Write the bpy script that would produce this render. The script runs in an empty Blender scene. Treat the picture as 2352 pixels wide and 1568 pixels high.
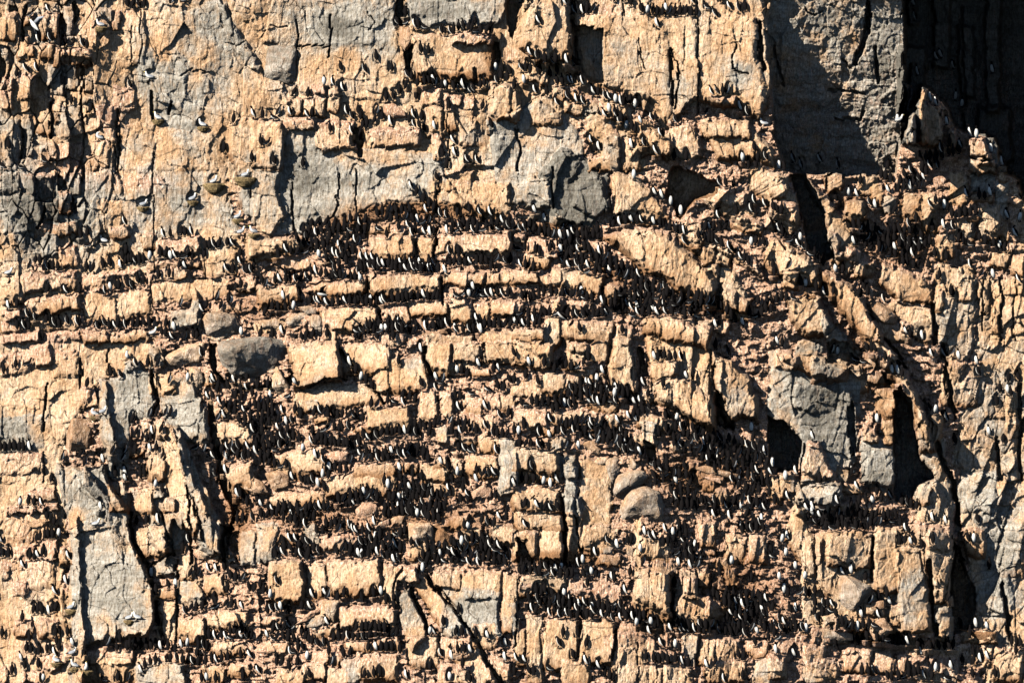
import bpy, bmesh, math, random
import numpy as np
from mathutils import Vector, Matrix

# ------------------------------------------------------------------ camera, light, exposure
sc = bpy.context.scene
C = sc.collection
S = 0.0145                 # metres per picture unit (the photograph is 2352 x 1568 units)
DIST = 250.0               # distance from the boat to the cliff
CX, CY = 1176.0, 784.0
cam_d = bpy.data.cameras.new("camera")
cam = bpy.data.objects.new("camera", cam_d); C.objects.link(cam)
cam.location = (0, -DIST, 0); cam.rotation_euler = (math.radians(90), 0, 0)
cam_d.sensor_width = 36.0; cam_d.lens = 36.0*DIST/(2352*S); cam_d.clip_end = 2000.0; cam_d.clip_start = 1.0
sc.camera = cam
LDIR = Vector((1.0, 0.92, -0.80)).normalized()
elev = math.asin(-LDIR.z)
az = math.atan2(-LDIR.x, -LDIR.y)      # compass direction of the sun from +Y, clockwise
w = bpy.data.worlds.new("World"); sc.world = w; w.use_nodes = True
nt = w.node_tree
sky = nt.nodes.new("ShaderNodeTexSky"); sky.sky_type = 'NISHITA'; sky.sun_disc = False
sky.altitude = 4000; sky.air_density = .5; sky.dust_density = .1; sky.sun_elevation = elev; sky.sun_rotation = az
bg = nt.nodes["Background"]; bg.inputs[1].default_value = 0.05
nt.links.new(sky.outputs[0], bg.inputs[0])
sd = bpy.data.lights.new("sun", 'SUN'); sd.energy = 5.0; sd.angle = math.radians(0.5); sd.color = (1.0, 0.94, 0.83)
sun = bpy.data.objects.new("sun", sd); C.objects.link(sun)
sun.rotation_euler = LDIR.to_track_quat('-Z', 'Y').to_euler(); sun.location = (-60, -60, 60)
sc.cycles.diffuse_bounces = 0; sc.cycles.max_bounces = 4
sc.view_settings.view_transform = 'Standard'; sc.view_settings.look = 'None'
sc.view_settings.exposure = 0.92; sc.view_settings.gamma = 1.0

RNG = np.random.RandomState(7)
rnd = random.Random(11)

def P3(u, v, d):
    k = (DIST - d)/DIST
    return ((u-CX)*S*k, -d, (CY-v)*S*k)

# ------------------------------------------------------------------ noise on arrays
def vnoise(U, V, sx, sy, seed):
    r = np.random.RandomState(seed); n = 512
    g = r.rand(n, n).astype(np.float32)*2-1
    x = U/sx+1000.37; y = V/sy+1000.71
    xi = np.floor(x).astype(np.int32); yi = np.floor(y).astype(np.int32)
    fx = x-xi; fy = y-yi
    fx = fx*fx*(3-2*fx); fy = fy*fy*(3-2*fy)
    x0 = xi % n; x1 = (xi+1) % n; y0 = yi % n; y1 = (yi+1) % n
    return (g[y0, x0]*(1-fx)+g[y0, x1]*fx)*(1-fy)+(g[y1, x0]*(1-fx)+g[y1, x1]*fx)*fy
def fbm(U, V, sx, sy, seed, octv=4, gain=.5):
    a = 1.0; t = 0; out = 0
    for k in range(octv):
        out = out+a*vnoise(U, V, sx/2**k, sy/2**k, seed+k*17); t += a; a *= gain
    return out/t
def cells(U, V, sx, sy, ang, seed, jit=.85):
    """angular facets: per-cell offset, tilt in x, tilt in y, and distance to the cell border"""
    r = np.random.RandomState(seed); n = 256
    T = r.rand(5, n, n).astype(np.float32)
    ca, sa = math.cos(ang), math.sin(ang)
    x = ((U*ca+V*sa)/sx+900).astype(np.float32); y = ((-U*sa+V*ca)/sy+900).astype(np.float32)
    xi = np.floor(x).astype(np.int32); yi = np.floor(y).astype(np.int32)
    b1 = np.full(x.shape, 9.0, np.float32); b2 = b1.copy()
    ox = np.zeros_like(b1); oy = np.zeros_like(b1); ix = np.zeros_like(xi); iy = np.zeros_like(xi)
    for dy in (-1, 0, 1):
        for dx in (-1, 0, 1):
            cx = (xi+dx) % n; cy = (yi+dy) % n
            px = xi+dx+.5+(T[0, cy, cx]-.5)*jit; py = yi+dy+.5+(T[1, cy, cx]-.5)*jit
            ex = np.abs(x-px); ey = np.abs(y-py)
            d = np.maximum(ex, ey)*.6+np.sqrt(ex*ex+ey*ey)*.4
            m = d < b1
            b2 = np.where(m, b1, np.minimum(b2, d))
            b1 = np.where(m, d, b1)
            ox = np.where(m, x-px, ox); oy = np.where(m, y-py, oy)
            ix = np.where(m, cx, ix); iy = np.where(m, cy, iy)
    return T[2, iy, ix]*2-1, (T[3, iy, ix]*2-1)*ox, (T[4, iy, ix]*2-1)*oy, b2-b1
def sstep(a, b, x):
    t = np.clip((x-a)/(b-a), 0, 1); return t*t*(3-2*t)

# ------------------------------------------------------------------ the grid of the cliff
STEP = 1.45
def axis(lo, a, b, hi):
    core = np.arange(a, b+STEP, STEP)
    left = a-np.cumsum(np.minimum(STEP*1.06**np.arange(1, 200), 9)); left = left[left > lo][::-1]
    right = core[-1]+np.cumsum(np.minimum(STEP*1.06**np.arange(1, 200), 9)); right = right[right < hi]
    return np.concatenate([left, core, right])
us = axis(-330, -6, 2358, 2750).astype(np.float32)
vs = axis(-560, -6, 1574, 1850).astype(np.float32)
U, V = np.meshgrid(us, vs)
NX, NY = len(us), len(vs)
gx = [0, 294, 588, 882, 1176, 1470, 1764, 2058, 2352]
gy = [0, 261, 522, 784, 1045, 1307, 1568]
GD = np.array([
 [0,   0,  0,  .2, .6,  .6,  .6,  .5,  .2],
 [0,   0,  .1, .5, .9,  1.0, 1.0, .6,  .1],
 [.1,  .1, .4, .9, 1.2, 1.5, 1.5, 1.0, .5],
 [.6,  .8, 1.7,2.3,2.7, 2.8, 2.3, 1.6, .8],
 [1.0, 1.6,2.9,3.8,4.2, 4.0, 3.2, 2.2, 1.2],
 [1.4, 2.2,4.1,5.2,5.7, 5.5, 4.8, 3.6, 2.4],
 [1.8, 3.0,5.2,6.4,6.9, 6.9, 6.4, 5.2, 4.0]], float)
def macro(U, V):
    fx = np.interp(U, gx, range(9)); fy = np.interp(V, gy, range(7))
    ix = np.clip(fx.astype(int), 0, 7); iy = np.clip(fy.astype(int), 0, 5)
    tx = fx-ix; ty = fy-iy; tx = tx*tx*(3-2*tx)*.4+tx*.6; ty = ty*ty*(3-2*ty)*.4+ty*.6
    return (GD[iy, ix]*(1-tx)+GD[iy, ix+1]*tx)*(1-ty)+(GD[iy+1, ix]*(1-tx)+GD[iy+1, ix+1]*tx)*ty
D = macro(U, V).astype(np.float32)
GREY = np.zeros_like(D); PINK = np.zeros_like(D); BROWN = np.zeros_like(D)
INB = np.zeros_like(D)            # 1 where a solid block of rock shows, 0 on rubble ledges
# warped coordinates make every traced edge ragged
WU = U+fbm(U, V, 60, 60, 5, 2)*5+fbm(U, V, 9, 14, 50, 2)*1.6
WV = V+fbm(U, V, 80, 50, 8, 2)*4.5+fbm(U, V, 12, 8, 80, 2)*1.5
c_ = cells(U, V, 16, 22, .12, 31); WU += c_[0]*2.6; WV += c_[1]*7; c_ = cells(U, V, 44, 34, -.1, 33); WU += c_[0]*2.5; WV += c_[1]*10

def window(x0, y0, x1, y1, pad=24):
    i0, i1 = np.searchsorted(us, [x0-pad, x1+pad]); j0, j1 = np.searchsorted(vs, [y0-pad, y1+pad])
    return slice(j0, j1), slice(i0, i1)
def seg_dist(X, Y, pts, closed):
    n = len(pts); best = np.full(X.shape, 1e9, np.float32)
    for k in range(n if closed else n-1):
        ax, ay = pts[k]; bx, by = pts[(k+1) % n]
        dx, dy = bx-ax, by-ay; L = dx*dx+dy*dy+1e-9
        t = np.clip(((X-ax)*dx+(Y-ay)*dy)/L, 0, 1)
        best = np.minimum(best, (X-ax-t*dx)**2+(Y-ay-t*dy)**2)
    return np.sqrt(best)
def inside(X, Y, pts):
    m = np.zeros(X.shape, bool); n = len(pts)
    for k in range(n):
        ax, ay = pts[k]; bx, by = pts[(k+1) % n]
        if ay == by: continue
        c = ((ay > Y) != (by > Y)) & (X < (bx-ax)*(Y-ay)/(by-ay)+ax)
        m ^= c
    return m
def block(pts, h, col='o', r=None, tilt=0.0, h2=None, tx=0.0, over=False):
    """a block of rock standing h metres proud of what is behind it (h2: at its foot; negative: a recess)"""
    xs = [p[0] for p in pts]; ys = [p[1] for p in pts]
    sj, si = window(min(xs), min(ys), max(xs), max(ys))
    X = WU[sj, si]; Y = WV[sj, si]
    m = inside(X, Y, pts)
    if not m.any(): return
    din = seg_dist(X, Y, pts, True)
    size = min(max(xs)-min(xs), max(ys)-min(ys))
    if r is None: r = min(9.0, size*.16)
    e = np.clip(din/r, 0, 1); prof = .45*np.sqrt(1-(1-e)**2)+.55*e
    t = np.clip((Y-min(ys))/(max(ys)-min(ys)+1e-6), 0, 1)
    hh = h if h2 is None else h+(h2-h)*t
    q = np.random.RandomState(int(abs(xs[0]*13+ys[0]*7+h*100)) % 99991).uniform(-1, 1, 4)
    w_ = min(max(xs)-min(xs), 160)*S; k_ = .16 if h < .6 else .22
    hh = hh*(1-tilt*t)+tx*(X-(min(xs)+max(xs))/2)*S+(q[0]*k_*(X-np.mean(xs))/max(max(xs)-min(xs), 1)*w_+q[1]*k_*(Y-np.mean(ys))/max(max(ys)-min(ys), 1)*min(w_, 1.2))*(h > .08)
    if over: D[sj, si] = np.where(m, np.maximum(D[sj, si], DBASE[sj, si]+hh*prof), D[sj, si])
    else: D[sj, si] += np.where(m, hh*prof, 0)
    if h > -0.01:
        INB[sj, si] = np.where(m, np.maximum(INB[sj, si], np.clip(din/3, 0, 1)), INB[sj, si])
    # stains: guano wash below the top edge, brown damp at the foot
    ytop = np.where(m, Y, 1e9).min(axis=0)[None, :]; ybot = np.where(m, Y, -1e9).max(axis=0)[None, :]
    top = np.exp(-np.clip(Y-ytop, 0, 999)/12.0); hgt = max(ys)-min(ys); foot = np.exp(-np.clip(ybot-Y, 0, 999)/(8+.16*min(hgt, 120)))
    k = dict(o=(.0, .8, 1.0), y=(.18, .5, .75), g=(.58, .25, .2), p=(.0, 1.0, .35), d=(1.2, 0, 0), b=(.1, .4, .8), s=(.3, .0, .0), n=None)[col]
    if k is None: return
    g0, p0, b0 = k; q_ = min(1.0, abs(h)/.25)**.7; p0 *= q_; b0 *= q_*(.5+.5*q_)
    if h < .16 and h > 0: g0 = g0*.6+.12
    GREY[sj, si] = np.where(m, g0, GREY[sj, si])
    PINK[sj, si] = np.where(m, p0*top+(.25 if col == 'p' else 0), PINK[sj, si])
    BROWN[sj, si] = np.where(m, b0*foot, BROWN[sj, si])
def rect(x0, y0, x1, y1, h, col='o', **k):
    q = rnd.uniform
    mx, my = (x0+x1)/2, (y0+y1)/2; an = 0.0
    if 380 < my < 1500 and (x1-x0) > .8*(y1-y0):
        an = float(np.interp(mx, [560, 700, 900, 1150, 1300, 1420, 1700, 1850, 2200], [-.10, -.16, -.05, .03, .12, .26, .26, .12, .10]))*float(np.interp(my, [380, 480, 1100, 1500], [.6, 1, .8, .25]))
    j = min(x1-x0, y1-y0)*.07
    P_ = ([(x0+q(0, j), y0+q(0, j)), ((x0+x1)/2, y0-q(-j, j)*.6), (x1-q(0, j), y0+q(0, j)), (x1-q(-j, j)*.6, (y0+y1)/2),
           (x1-q(0, j), y1-q(0, j)), ((x0+x1)/2, y1-q(-j, j)*.6), (x0+q(0, j), y1-q(0, j)), (x0+q(-j, j)*.6, (y0+y1)/2)])
    ca, sa = math.cos(an), math.sin(an)
    block([(mx+(x-mx)*ca-(y-my)*sa, my+(x-mx)*sa+(y-my)*ca) for x, y in P_], h*q(.8, 1.25), col, **k)
def crack(pts, wd=3.0, dep=.3):
    xs = [p[0] for p in pts]; ys = [p[1] for p in pts]
    sj, si = window(min(xs), min(ys), max(xs), max(ys))
    d = seg_dist(WU[sj, si], WV[sj, si], pts, False)
    D[sj, si] -= dep*np.exp(-(d/wd)**4)
def tint(x, y, rx, ry, a, ch='g'):
    A = dict(g=GREY, p=PINK, b=BROWN)[ch]
    sj, si = window(x-rx*1.6, y-ry*1.6, x+rx*1.6, y+ry*1.6)
    q = ((U[sj, si]-x)/rx)**2+((V[sj, si]-y)/ry)**2
    A[sj, si] += a*np.exp(-q*1.4)
def nums(s): return [float(t) for t in s.replace(',', ' ').split()]
def pts_of(s, ox=0, oy=0, k=1.0):
    n = nums(s); return [(ox+n[i]*k, oy+n[i+1]*k) for i in range(0, len(n), 2)]
# ------------------------------------------------------------------ large faces of the cliff
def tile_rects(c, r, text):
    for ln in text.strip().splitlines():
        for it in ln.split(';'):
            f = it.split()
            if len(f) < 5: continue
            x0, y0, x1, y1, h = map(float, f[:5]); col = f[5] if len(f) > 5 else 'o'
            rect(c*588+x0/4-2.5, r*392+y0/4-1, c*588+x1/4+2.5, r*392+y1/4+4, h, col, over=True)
def B(s, h, col='o', **k): block(pts_of(s), h, col, **k)

# smooth upper slabs and the left wall
B("-400,-600 560,-600 520,0 560,150 640,150 680,300 530,260 520,420 560,560 540,600 240,640 -400,620", .05, 's', r=4)
B("-400,610 190,600 190,700 185,760 -400,770", .10, 'o', r=8)
B("-400,760 340,760 380,830 230,870 150,1010 150,1400 170,1568 160,1900 -400,1900", .12, 'o', r=8)
B("560,-600 905,-600 905,0 915,120 950,180 940,240 680,215 680,120 600,100 540,20", .12, 's', r=6)
B("560,20 600,100 590,160 600,185 680,190 680,215 655,270 640,300 540,270 520,150 510,60", .04, 's', r=6)
B("930,-600 1170,-600 1170,0 1150,60 1010,62 960,65 935,40", .25, 'g', r=8)
B("940,80 1130,70 1130,120 1140,185 1100,190 955,190 935,130", .35, 'y', r=10)
B("1176,-600 1305,-600 1312,50 1312,140 1240,150 1190,110 1205,30", .9, 'y', r=9)
B("1320,-600 1760,-600 1760,0 1765,60 1780,150 1770,220 1750,275 1690,250 1600,230 1540,290 1480,230 1390,200 1340,180 1318,100", .35, 'y', r=10)
B("1325,35 1480,30 1530,60 1540,150 1545,250 1530,300 1450,225 1395,195 1320,190", .12, 'y', r=10)
B("1540,30 1590,30 1605,120 1610,240 1560,260 1545,130", .12, 'y', r=8)
B("1600,30 1740,40 1740,120 1760,200 1750,260 1700,250 1620,240", .15, 'y', r=10)
# face above the arch: pale grey slabs
B("650,270 815,290 815,350 830,335 960,345 1010,360 1020,400 1045,440 1170,500 1060,480 960,470 860,470 800,520 760,500 700,540 610,535 560,500 560,420 570,400 600,310", .15, 'g', r=8)
B("525,290 545,270 650,275 655,300 640,430 660,500 620,540 575,530 560,560 565,600 640,580 700,560 700,545 600,540 545,470 550,400 520,360", .35, 'y', r=9)
B("560,530 690,545 720,560 640,600 570,610", .3, 'y', r=8)
B("1120,190 1190,190 1200,260 1180,275 1130,270", .3, 'y'); B("1010,205 1130,250 1120,330 1060,340 1000,300 985,240", .12, 'o')
B("1120,275 1240,230 1330,300 1350,360 1310,420 1380,400 1400,480 1350,520 1290,510 1230,480 1160,470 1150,440 1130,380", .2, 'g', r=9)
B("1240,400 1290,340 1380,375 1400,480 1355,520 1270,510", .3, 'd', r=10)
B("1180,430 1225,400 1270,420 1270,480 1230,485 1190,465", .2, 'g', r=8)
B("1405,390 1455,400 1520,460 1535,500 1500,520 1405,510", .35, 'y', r=10)
B("1395,210 1450,250 1480,330 1480,390 1400,385 1350,330 1340,270", .15, 'y', r=8)
B("1350,250 1300,190 1390,240 1420,300 1470,340 1450,370 1400,330", .2, 'p', r=8)
# the big shoulder right of the arch and the ridges that fall to the right
B("1378,545 1430,522 1500,520 1545,540 1590,580 1650,640 1655,665 1650,715 1590,690 1530,650 1470,630 1440,590 1400,565", .75, 'o', r=16, tilt=.3)
B("1560,555 1610,560 1690,620 1726,690 1720,745 1660,735 1650,640", .45, 'y', r=12, tilt=.3)
B("1535,500 1600,520 1690,560 1740,600 1760,650 1720,620 1640,570 1560,545", .35, 'p', r=8)
B("1540,270 1600,280 1620,360 1580,375 1530,350", .45, 'p', r=12); B("1615,275 1720,275 1780,340 1780,390 1730,370 1640,370", .45, 'y', r=12)
B("1480,270 1545,330 1550,370 1530,375 1470,330 1440,280", .5, 'y', r=10)
B("1640,420 1720,420 1740,500 1700,520 1640,490 1600,450", .35, 'p', r=10); B("1715,375 1790,395 1830,450 1840,520 1780,500 1720,440", .35, 'y', r=10)
B("1764,545 1820,562 1880,610 1897,655 1885,665 1830,650 1790,640 1750,610", .6, 'y', r=12)
B("1845,392 1905,450 1940,492 1972,547 1965,590 1940,605 1915,590 1897,545 1905,515 1870,465 1848,420", .6, 'o', r=9)
B("1890,395 1940,400 1935,440 1900,445", .5, 'o', r=8); B("1935,455 1985,465 1990,505 1960,512 1940,490", .5, 'o', r=8)
B("1892,617 1940,637 1990,690 2040,784 2090,860 2130,960 2150,1040 2120,1010 2060,890 1990,800 1930,720 1895,680", .7, 'o', r=10)
B("1940,565 1982,580 1975,600 1945,640 1940,600", .4, 'p', r=8); B("1984,580 2015,600 2015,615 1995,615 1990,640 1950,640", .4, 'p', r=8)
B("2028,600 2090,620 2140,650 2145,700 2060,700 2050,680 2015,650", .45, 'o', r=10)
B("2020,700 2065,690 2145,710 2150,790 2120,790 2070,760 2060,740", .35, 'y', r=10)
B("1800,684 1850,672 1885,680 1918,745 1900,775 1850,780 1815,740", .85, 'y', r=14)
B("1885,720 1930,760 1970,800 1990,880 1950,860 1900,810", .35, 'g', r=8)
B("2250,640 2400,640 2400,1700 2280,1700 2210,1180 2200,900 2240,780", .25, 's', r=8)
B("2150,600 2250,640 2240,780 2200,880 2150,780 2140,700", .3, 's', r=8)
B("1764,800 1830,810 1950,850 1970,1000 1965,1060 1950,1120 1840,1090 1830,1000 1764,960", .3, 'g', r=10)
B("1795,810 1860,805 1950,830 1955,850 1920,875 1860,860 1800,830", .5, 'o', r=9)
B("1975,990 2060,1010 2055,1120 2035,1120 1975,1110", .45, 'g', r=8)
B("2105,930 2160,960 2180,1050 2190,1110 2190,1300 2170,1380 2130,1330 2100,1200 2140,1080 2110,1040", .35, 'y', r=8)
B("2110,1090 2150,1100 2190,1200 2190,1360 2160,1340 2120,1280 2100,1200", .25, 'y', r=8)
B("1850,1015 1880,1010 1900,1060 1930,1110 1930,1120 1840,1115", .5, 'p', r=8); B("1820,1135 1860,1110 1930,1110 1940,1130 1900,1200 1825,1180", .45, 'g', r=8)
# big blocks below the shoulder
B("1476,735 1560,728 1636,735 1640,800 1640,960 1640,1000 1600,980 1540,930 1500,900 1490,830", .4, 'y', r=12)
B("1405,775 1450,770 1466,850 1470,905 1405,905 1395,860", .75, 'y', r=14)
B("1488,832 1562,830 1565,870 1500,880", .5, 'y', r=8)
B("1500,875 1560,868 1600,880 1640,920 1642,990 1590,975 1540,940 1500,920", .55, 'y', r=14)
B("1632,800 1650,812 1690,830 1730,870 1745,930 1742,975 1700,960 1660,980 1642,900", .95, 'y', r=12)
B("1290,735 1408,730 1405,830 1395,850 1300,800", .3, 'y', r=9); B("1300,640 1290,785 1250,830 1180,790 1176,760 1240,755", .3, 'y', r=9)
# lower centre and right
B("2190,1205 2130,1205 2090,1210 1890,1218 1870,1230 1880,1330 1920,1450 2060,1465 2185,1480 2195,1300", .8, 'y', r=10)
B("2055,1250 2120,1255 2135,1330 2140,1450 2070,1460 2058,1350", .6, 'y', r=10); B("2125,1210 2195,1210 2195,1300 2180,1390 2135,1385 2125,1260", .45, 'y', r=9)
B("1820,1140 1870,1230 1880,1330 1850,1320 1800,1230", .3, 'y', r=8)
B("1540,1370 1640,1360 1650,1440 1545,1440", .35, 'y', r=9)
B("1458,1300 1490,1305 1540,1310 1542,1425 1500,1400 1460,1370", .6, 'y', r=12)
B("1560,1306 1600,1320 1602,1380 1560,1375", .5, 'o')
# left spires and the great grey slab
B("160,1568 155,1200 125,1080 130,1060 190,1070 240,1065 255,1100 295,1176 310,1250 350,1350 358,1420 340,1460 200,1480 195,1700 165,1700", .9, 'g', r=9, h2=.7)
B("160,1190 178,1185 200,1480 195,1700 168,1700", .35, 'g', r=5, tx=.6)
B("225,868 270,865 285,830 320,825 345,850 358,920 350,970 300,960 300,1050 260,1080 235,1040 222,950", .35, 'g', r=8)
B("368,890 400,860 450,870 485,1000 480,1030 400,1010 365,930", .45, 'g', r=9, tx=-.1)
B("335,1050 375,960 415,980 450,1100 500,1220 530,1280 500,1290 400,1200 380,1300 340,1230", .6, 'g', r=8, tx=-.15)
B("425,735 445,660 462,700 470,740 440,750", .3, 'g', r=6)
B("1146,1050 1200,1020 1290,1040 1290,1120 1240,1110 1150,1130", .3, 'y', r=9)
B("1290,1060 1325,1055 1325,1160 1300,1310 1295,1200", .35, 'g', r=7)
B("1330,1050 1400,1060 1410,1160 1400,1230 1330,1260 1325,1160", .2, 'y', r=7)
B("1180,1135 1290,1130 1295,1290 1230,1290 1200,1240 1185,1200", .55, 'y', r=10)
B("915,1370 940,1350 985,1440 985,1460 950,1500 920,1420", .45, 'g', r=8)
B("975,1310 1050,1410 1120,1500 1150,1600 1080,1600 1010,1440 950,1350", .35, 'y', r=7)

B("415,985 450,1060 500,1180 545,1290 525,1292 480,1260 445,1160 405,1040", .6, 'g', r=4, tx=-.3)
B("372,965 400,980 440,1150 470,1250 440,1230 395,1180 370,1080", .35, 'y', r=4, tx=.35)
B("460,905 480,960 488,1010 470,1025 450,960", .35, 'g', r=4, tx=-.7); B("222,868 240,870 268,1030 252,1060 232,1000", .4, 'g', r=4, tx=.7)
B("335,830 350,850 366,930 372,905 345,830", .3, 'g', r=3, tx=-.6); B("195,1068 225,1100 300,1250 290,1300 240,1180 190,1110", .3, 'g', r=4, tx=-.6)
B("1480,1118 1515,1132 1527,1160 1523,1200 1495,1180", .3, 'g', r=4, tx=-.6)
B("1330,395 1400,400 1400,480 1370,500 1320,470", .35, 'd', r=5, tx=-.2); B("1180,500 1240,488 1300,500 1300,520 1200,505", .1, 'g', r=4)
B("1880,615 1960,650 2030,770 2110,900 2140,1000 2060,900 1990,800 1930,720", .45, 'o', r=6, tx=.15)
# blocks traced tile by tile
DBASE = D.copy()
tile_rects(0, 0, """
360 130 545 360 .3;380 400 510 545 .25;580 460 650 600 .25;660 440 840 610 .35;1080 90 1330 600 .10;1050 790 1240 1010 .14 p
880 960 1060 1300 .12 p;0 710 140 830 .25 p;0 830 120 1000 .2 p;180 680 340 900 .12 p;620 600 700 810 .2 g;480 600 610 850 .15 g
1340 100 1560 560 .05;1270 450 1400 740 .08 g;-60 1090 180 1568 .2 g;860 1290 1000 1568 .15;1080 1130 1420 1568 .06 g;1430 1180 1940 1568 .07
240 400 320 520 .2;520 450 560 600 .2;30 110 150 360 .25 o;580 60 680 360 .25 g;840 80 1030 260 .2 g;1040 100 1090 280 .2;320 880 470 1240 .14 o
500 950 600 1120 .14;560 970 740 1280 .12 g;200 1040 290 1420 .2 g;370 1290 520 1480 .15 g;540 1300 760 1568 .1 p;720 720 860 960 .15 g
150 320 260 560 .2;210 130 300 220 .25""")
tile_rects(1, 0, """
510 780 640 870 .3 p;530 870 660 1070 .3 y;675 810 780 1010 .35 y;270 900 420 1060 .3 y;440 900 540 1060 .3;260 1080 550 1200 .35 p
555 1090 910 1380 .3 p;270 1190 440 1420 .1 g;1510 810 1700 980 .3 p;1560 980 1730 1270 .25 y;1740 870 1880 980 .25 p;1890 890 2010 1010 .2 p
2150 790 2351 1110 .35 y;1050 1170 1500 1340 .3 p;1810 300 2160 400 .35 p;1850 1000 2030 1340 .15 y;1750 980 1850 1200 .2;1620 1250 1700 1450 .2 p
-60 1110 230 1568 .2 y""")
tile_rects(2, 0, """
90 680 260 760 .25 b;260 680 320 780 .25 b;470 600 620 680 .25;0 860 80 1100 .3 y;170 880 470 1160 .2 y;500 940 660 1060 .25 y;670 950 770 1040 .25 g
850 950 1050 1100 .3 b;480 790 600 900 .25;380 790 480 920 .25;1820 880 2060 970 .35;1740 1090 2200 1260 .3 y;860 1220 990 1568 .35 g;1030 1250 1160 1568 .25
720 1420 900 1568 .3;1170 1200 1460 1440 .45 y""")
tile_rects(0, 1, """
0 0 180 200 .14 g;230 20 490 260 .2 g;0 200 390 560 .18 g;400 250 540 450 .15 g;540 190 650 390 .3;640 0 750 230 .2 g;840 0 1100 270 .1 g
330 480 720 580 .2 o;370 580 540 780 .16 g;550 680 715 880 .2 p;890 280 1120 560 .08;1000 520 1190 620 .3;1430 610 1850 740 .35 p;1300 580 1420 720 .25
180 930 720 1100 .3 p;290 870 400 930 .3 p;20 990 210 1210 .4 y;220 1150 740 1310 .35 o;30 1260 240 1360 .3 p;760 920 1300 1060 .2 p;1340 820 1850 900 .25
1350 900 1720 1000 .2 p;780 1100 1390 1360 .14 o;1400 1000 2100 1180 .1 o;1550 1270 1840 1440 .3 g;770 1460 1000 1568 .25 o;1010 1460 1440 1568 .25 o
0 1470 370 1568 .25 p;1920 1190 2200 1290 .3 p;2180 960 2351 1100 .3 p;0 1360 240 1460 .2 p;380 1480 740 1568 .15 p;1870 740 2180 960 .15 b
1600 920 1730 1000 .3 y""")
tile_rects(1, 1, """
1040 570 1220 700 .35 p;1050 580 1460 840 .5 o;1470 590 1650 850 .45 o;1665 560 2330 770 .5 p;1020 470 1230 570 .3;1230 480 1540 580 .25 p
1020 940 1710 1160 .55 o;500 1020 1010 1160 .5 o;0 1030 390 1240 .4 o;1730 930 2110 1060 .4 o;2110 920 2260 1060 .35;2260 890 2400 1060 .35 o
600 1240 1110 1460 .5 o;1170 1230 1415 1400 .45 p;1400 1190 1770 1350 .45 o;1780 1180 2010 1400 .45 o;2020 1200 2145 1400 .35;2155 1180 2400 1330 .4 o
740 1400 1110 1480 .2 b;930 690 1080 790 .35 p;1070 650 1200 820 .35 y;500 890 900 990 .2 p;240 770 520 920 .25 p;560 770 700 870 .3 p
700 40 2000 200 .001 n;1740 0 2000 200 .3 y;1780 100 2330 440 .25 y;480 980 680 1030 .3 p;0 1380 260 1480 .001 n;620 1370 740 1568 .35 p
1560 1500 1990 1600 .3 y;2060 1460 2400 1600 .35 y;1040 1480 1380 1600 .3 p""")
tile_rects(2, 1, """
0 570 100 650 .35 p;120 620 320 740 .35 p;600 640 860 760 .35 p;710 800 890 900 .3;0 910 230 1040 .4 o;350 920 840 1110 .5 y;240 960 340 1060 .2
870 1050 1000 1220 .35;430 1180 850 1260 .4 p;0 1200 110 1320 .35 p;1200 1370 1840 1568 .4 o;460 1370 930 1568 .35 o;940 1400 1110 1568 .3 p
0 1440 280 1568 .35;1350 1150 1500 1230 .3 p;1740 680 1860 850 .3 y;1870 700 2030 880 .35 y;1700 860 1900 1180 .35 y;1920 1100 2060 1290 .35 y
2060 1150 2200 1310 .35;1850 170 2150 330 .4 p;1550 560 1740 700 .3;930 920 1000 970 .3;1520 420 1760 560 .3 p;2020 440 2300 560 .3;120 740 340 900 .25
1850 1370 2000 1500 .3 p;260 730 430 800 .3 p""")
tile_rects(3, 1, """
0 40 180 260 .4 y;0 290 260 560 .35 p;960 120 1050 320 .3;1210 200 1400 440 .35 y;1400 200 1560 560 .25 y;810 20 1000 240 .15;1680 0 1830 300 .2 y
1860 0 2070 200 .3 g;1860 200 2060 280 .25;2080 90 2200 420 .25 g;2120 0 2190 90 .25;1930 290 2130 640 .35 y;1730 450 1890 640 .35 y;2150 460 2200 660 .2
2050 720 2210 900 .35 y;2230 780 2351 960 .3;530 560 660 780 .35;750 740 870 850 .35 p;800 820 1000 980 .3;1950 960 2040 1300 .2 y;2060 1010 2130 1500 .15 y
120 910 280 1080 .4 y;280 1060 420 1150 .3;1010 1380 1300 1568 .4 p;1760 860 1900 1200 .15 y;1540 560 1720 820 .3;1530 1100 1600 1300 .2;600 740 700 860 .3
720 270 900 460 .3 y;1060 220 1160 400 .3 g""")
tile_rects(0, 2, """
0 80 290 300 .12 p;280 20 460 230 .3 p;490 80 720 330 .12;0 680 400 1000 .05 g;0 1020 400 1200 .15 p;760 420 890 600 .25 p;200 660 400 980 .05 g
1390 60 1500 230 .35 g;80 1500 520 1568 .3 p;1010 1270 1180 1568 .3;1210 1350 1420 1568 .3 y;1420 1340 1500 1420 .3 g;1500 1430 1600 1568 .3 y
1290 700 1520 900 .35 p;1190 750 1300 850 .25 p;1150 960 1320 1070 .3;1010 1000 1180 1240 .2 g;1340 960 1500 1280 .3 y
1910 520 2120 700 .35 p;1950 720 2320 980 .4 o;2080 1120 2351 1370 .45 o;1880 290 1990 400 .3;560 100 600 110 .1;2240 650 2351 760 .3 p
250 1350 500 1460 .25 p;1370 250 1600 480 .15 y""")
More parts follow.
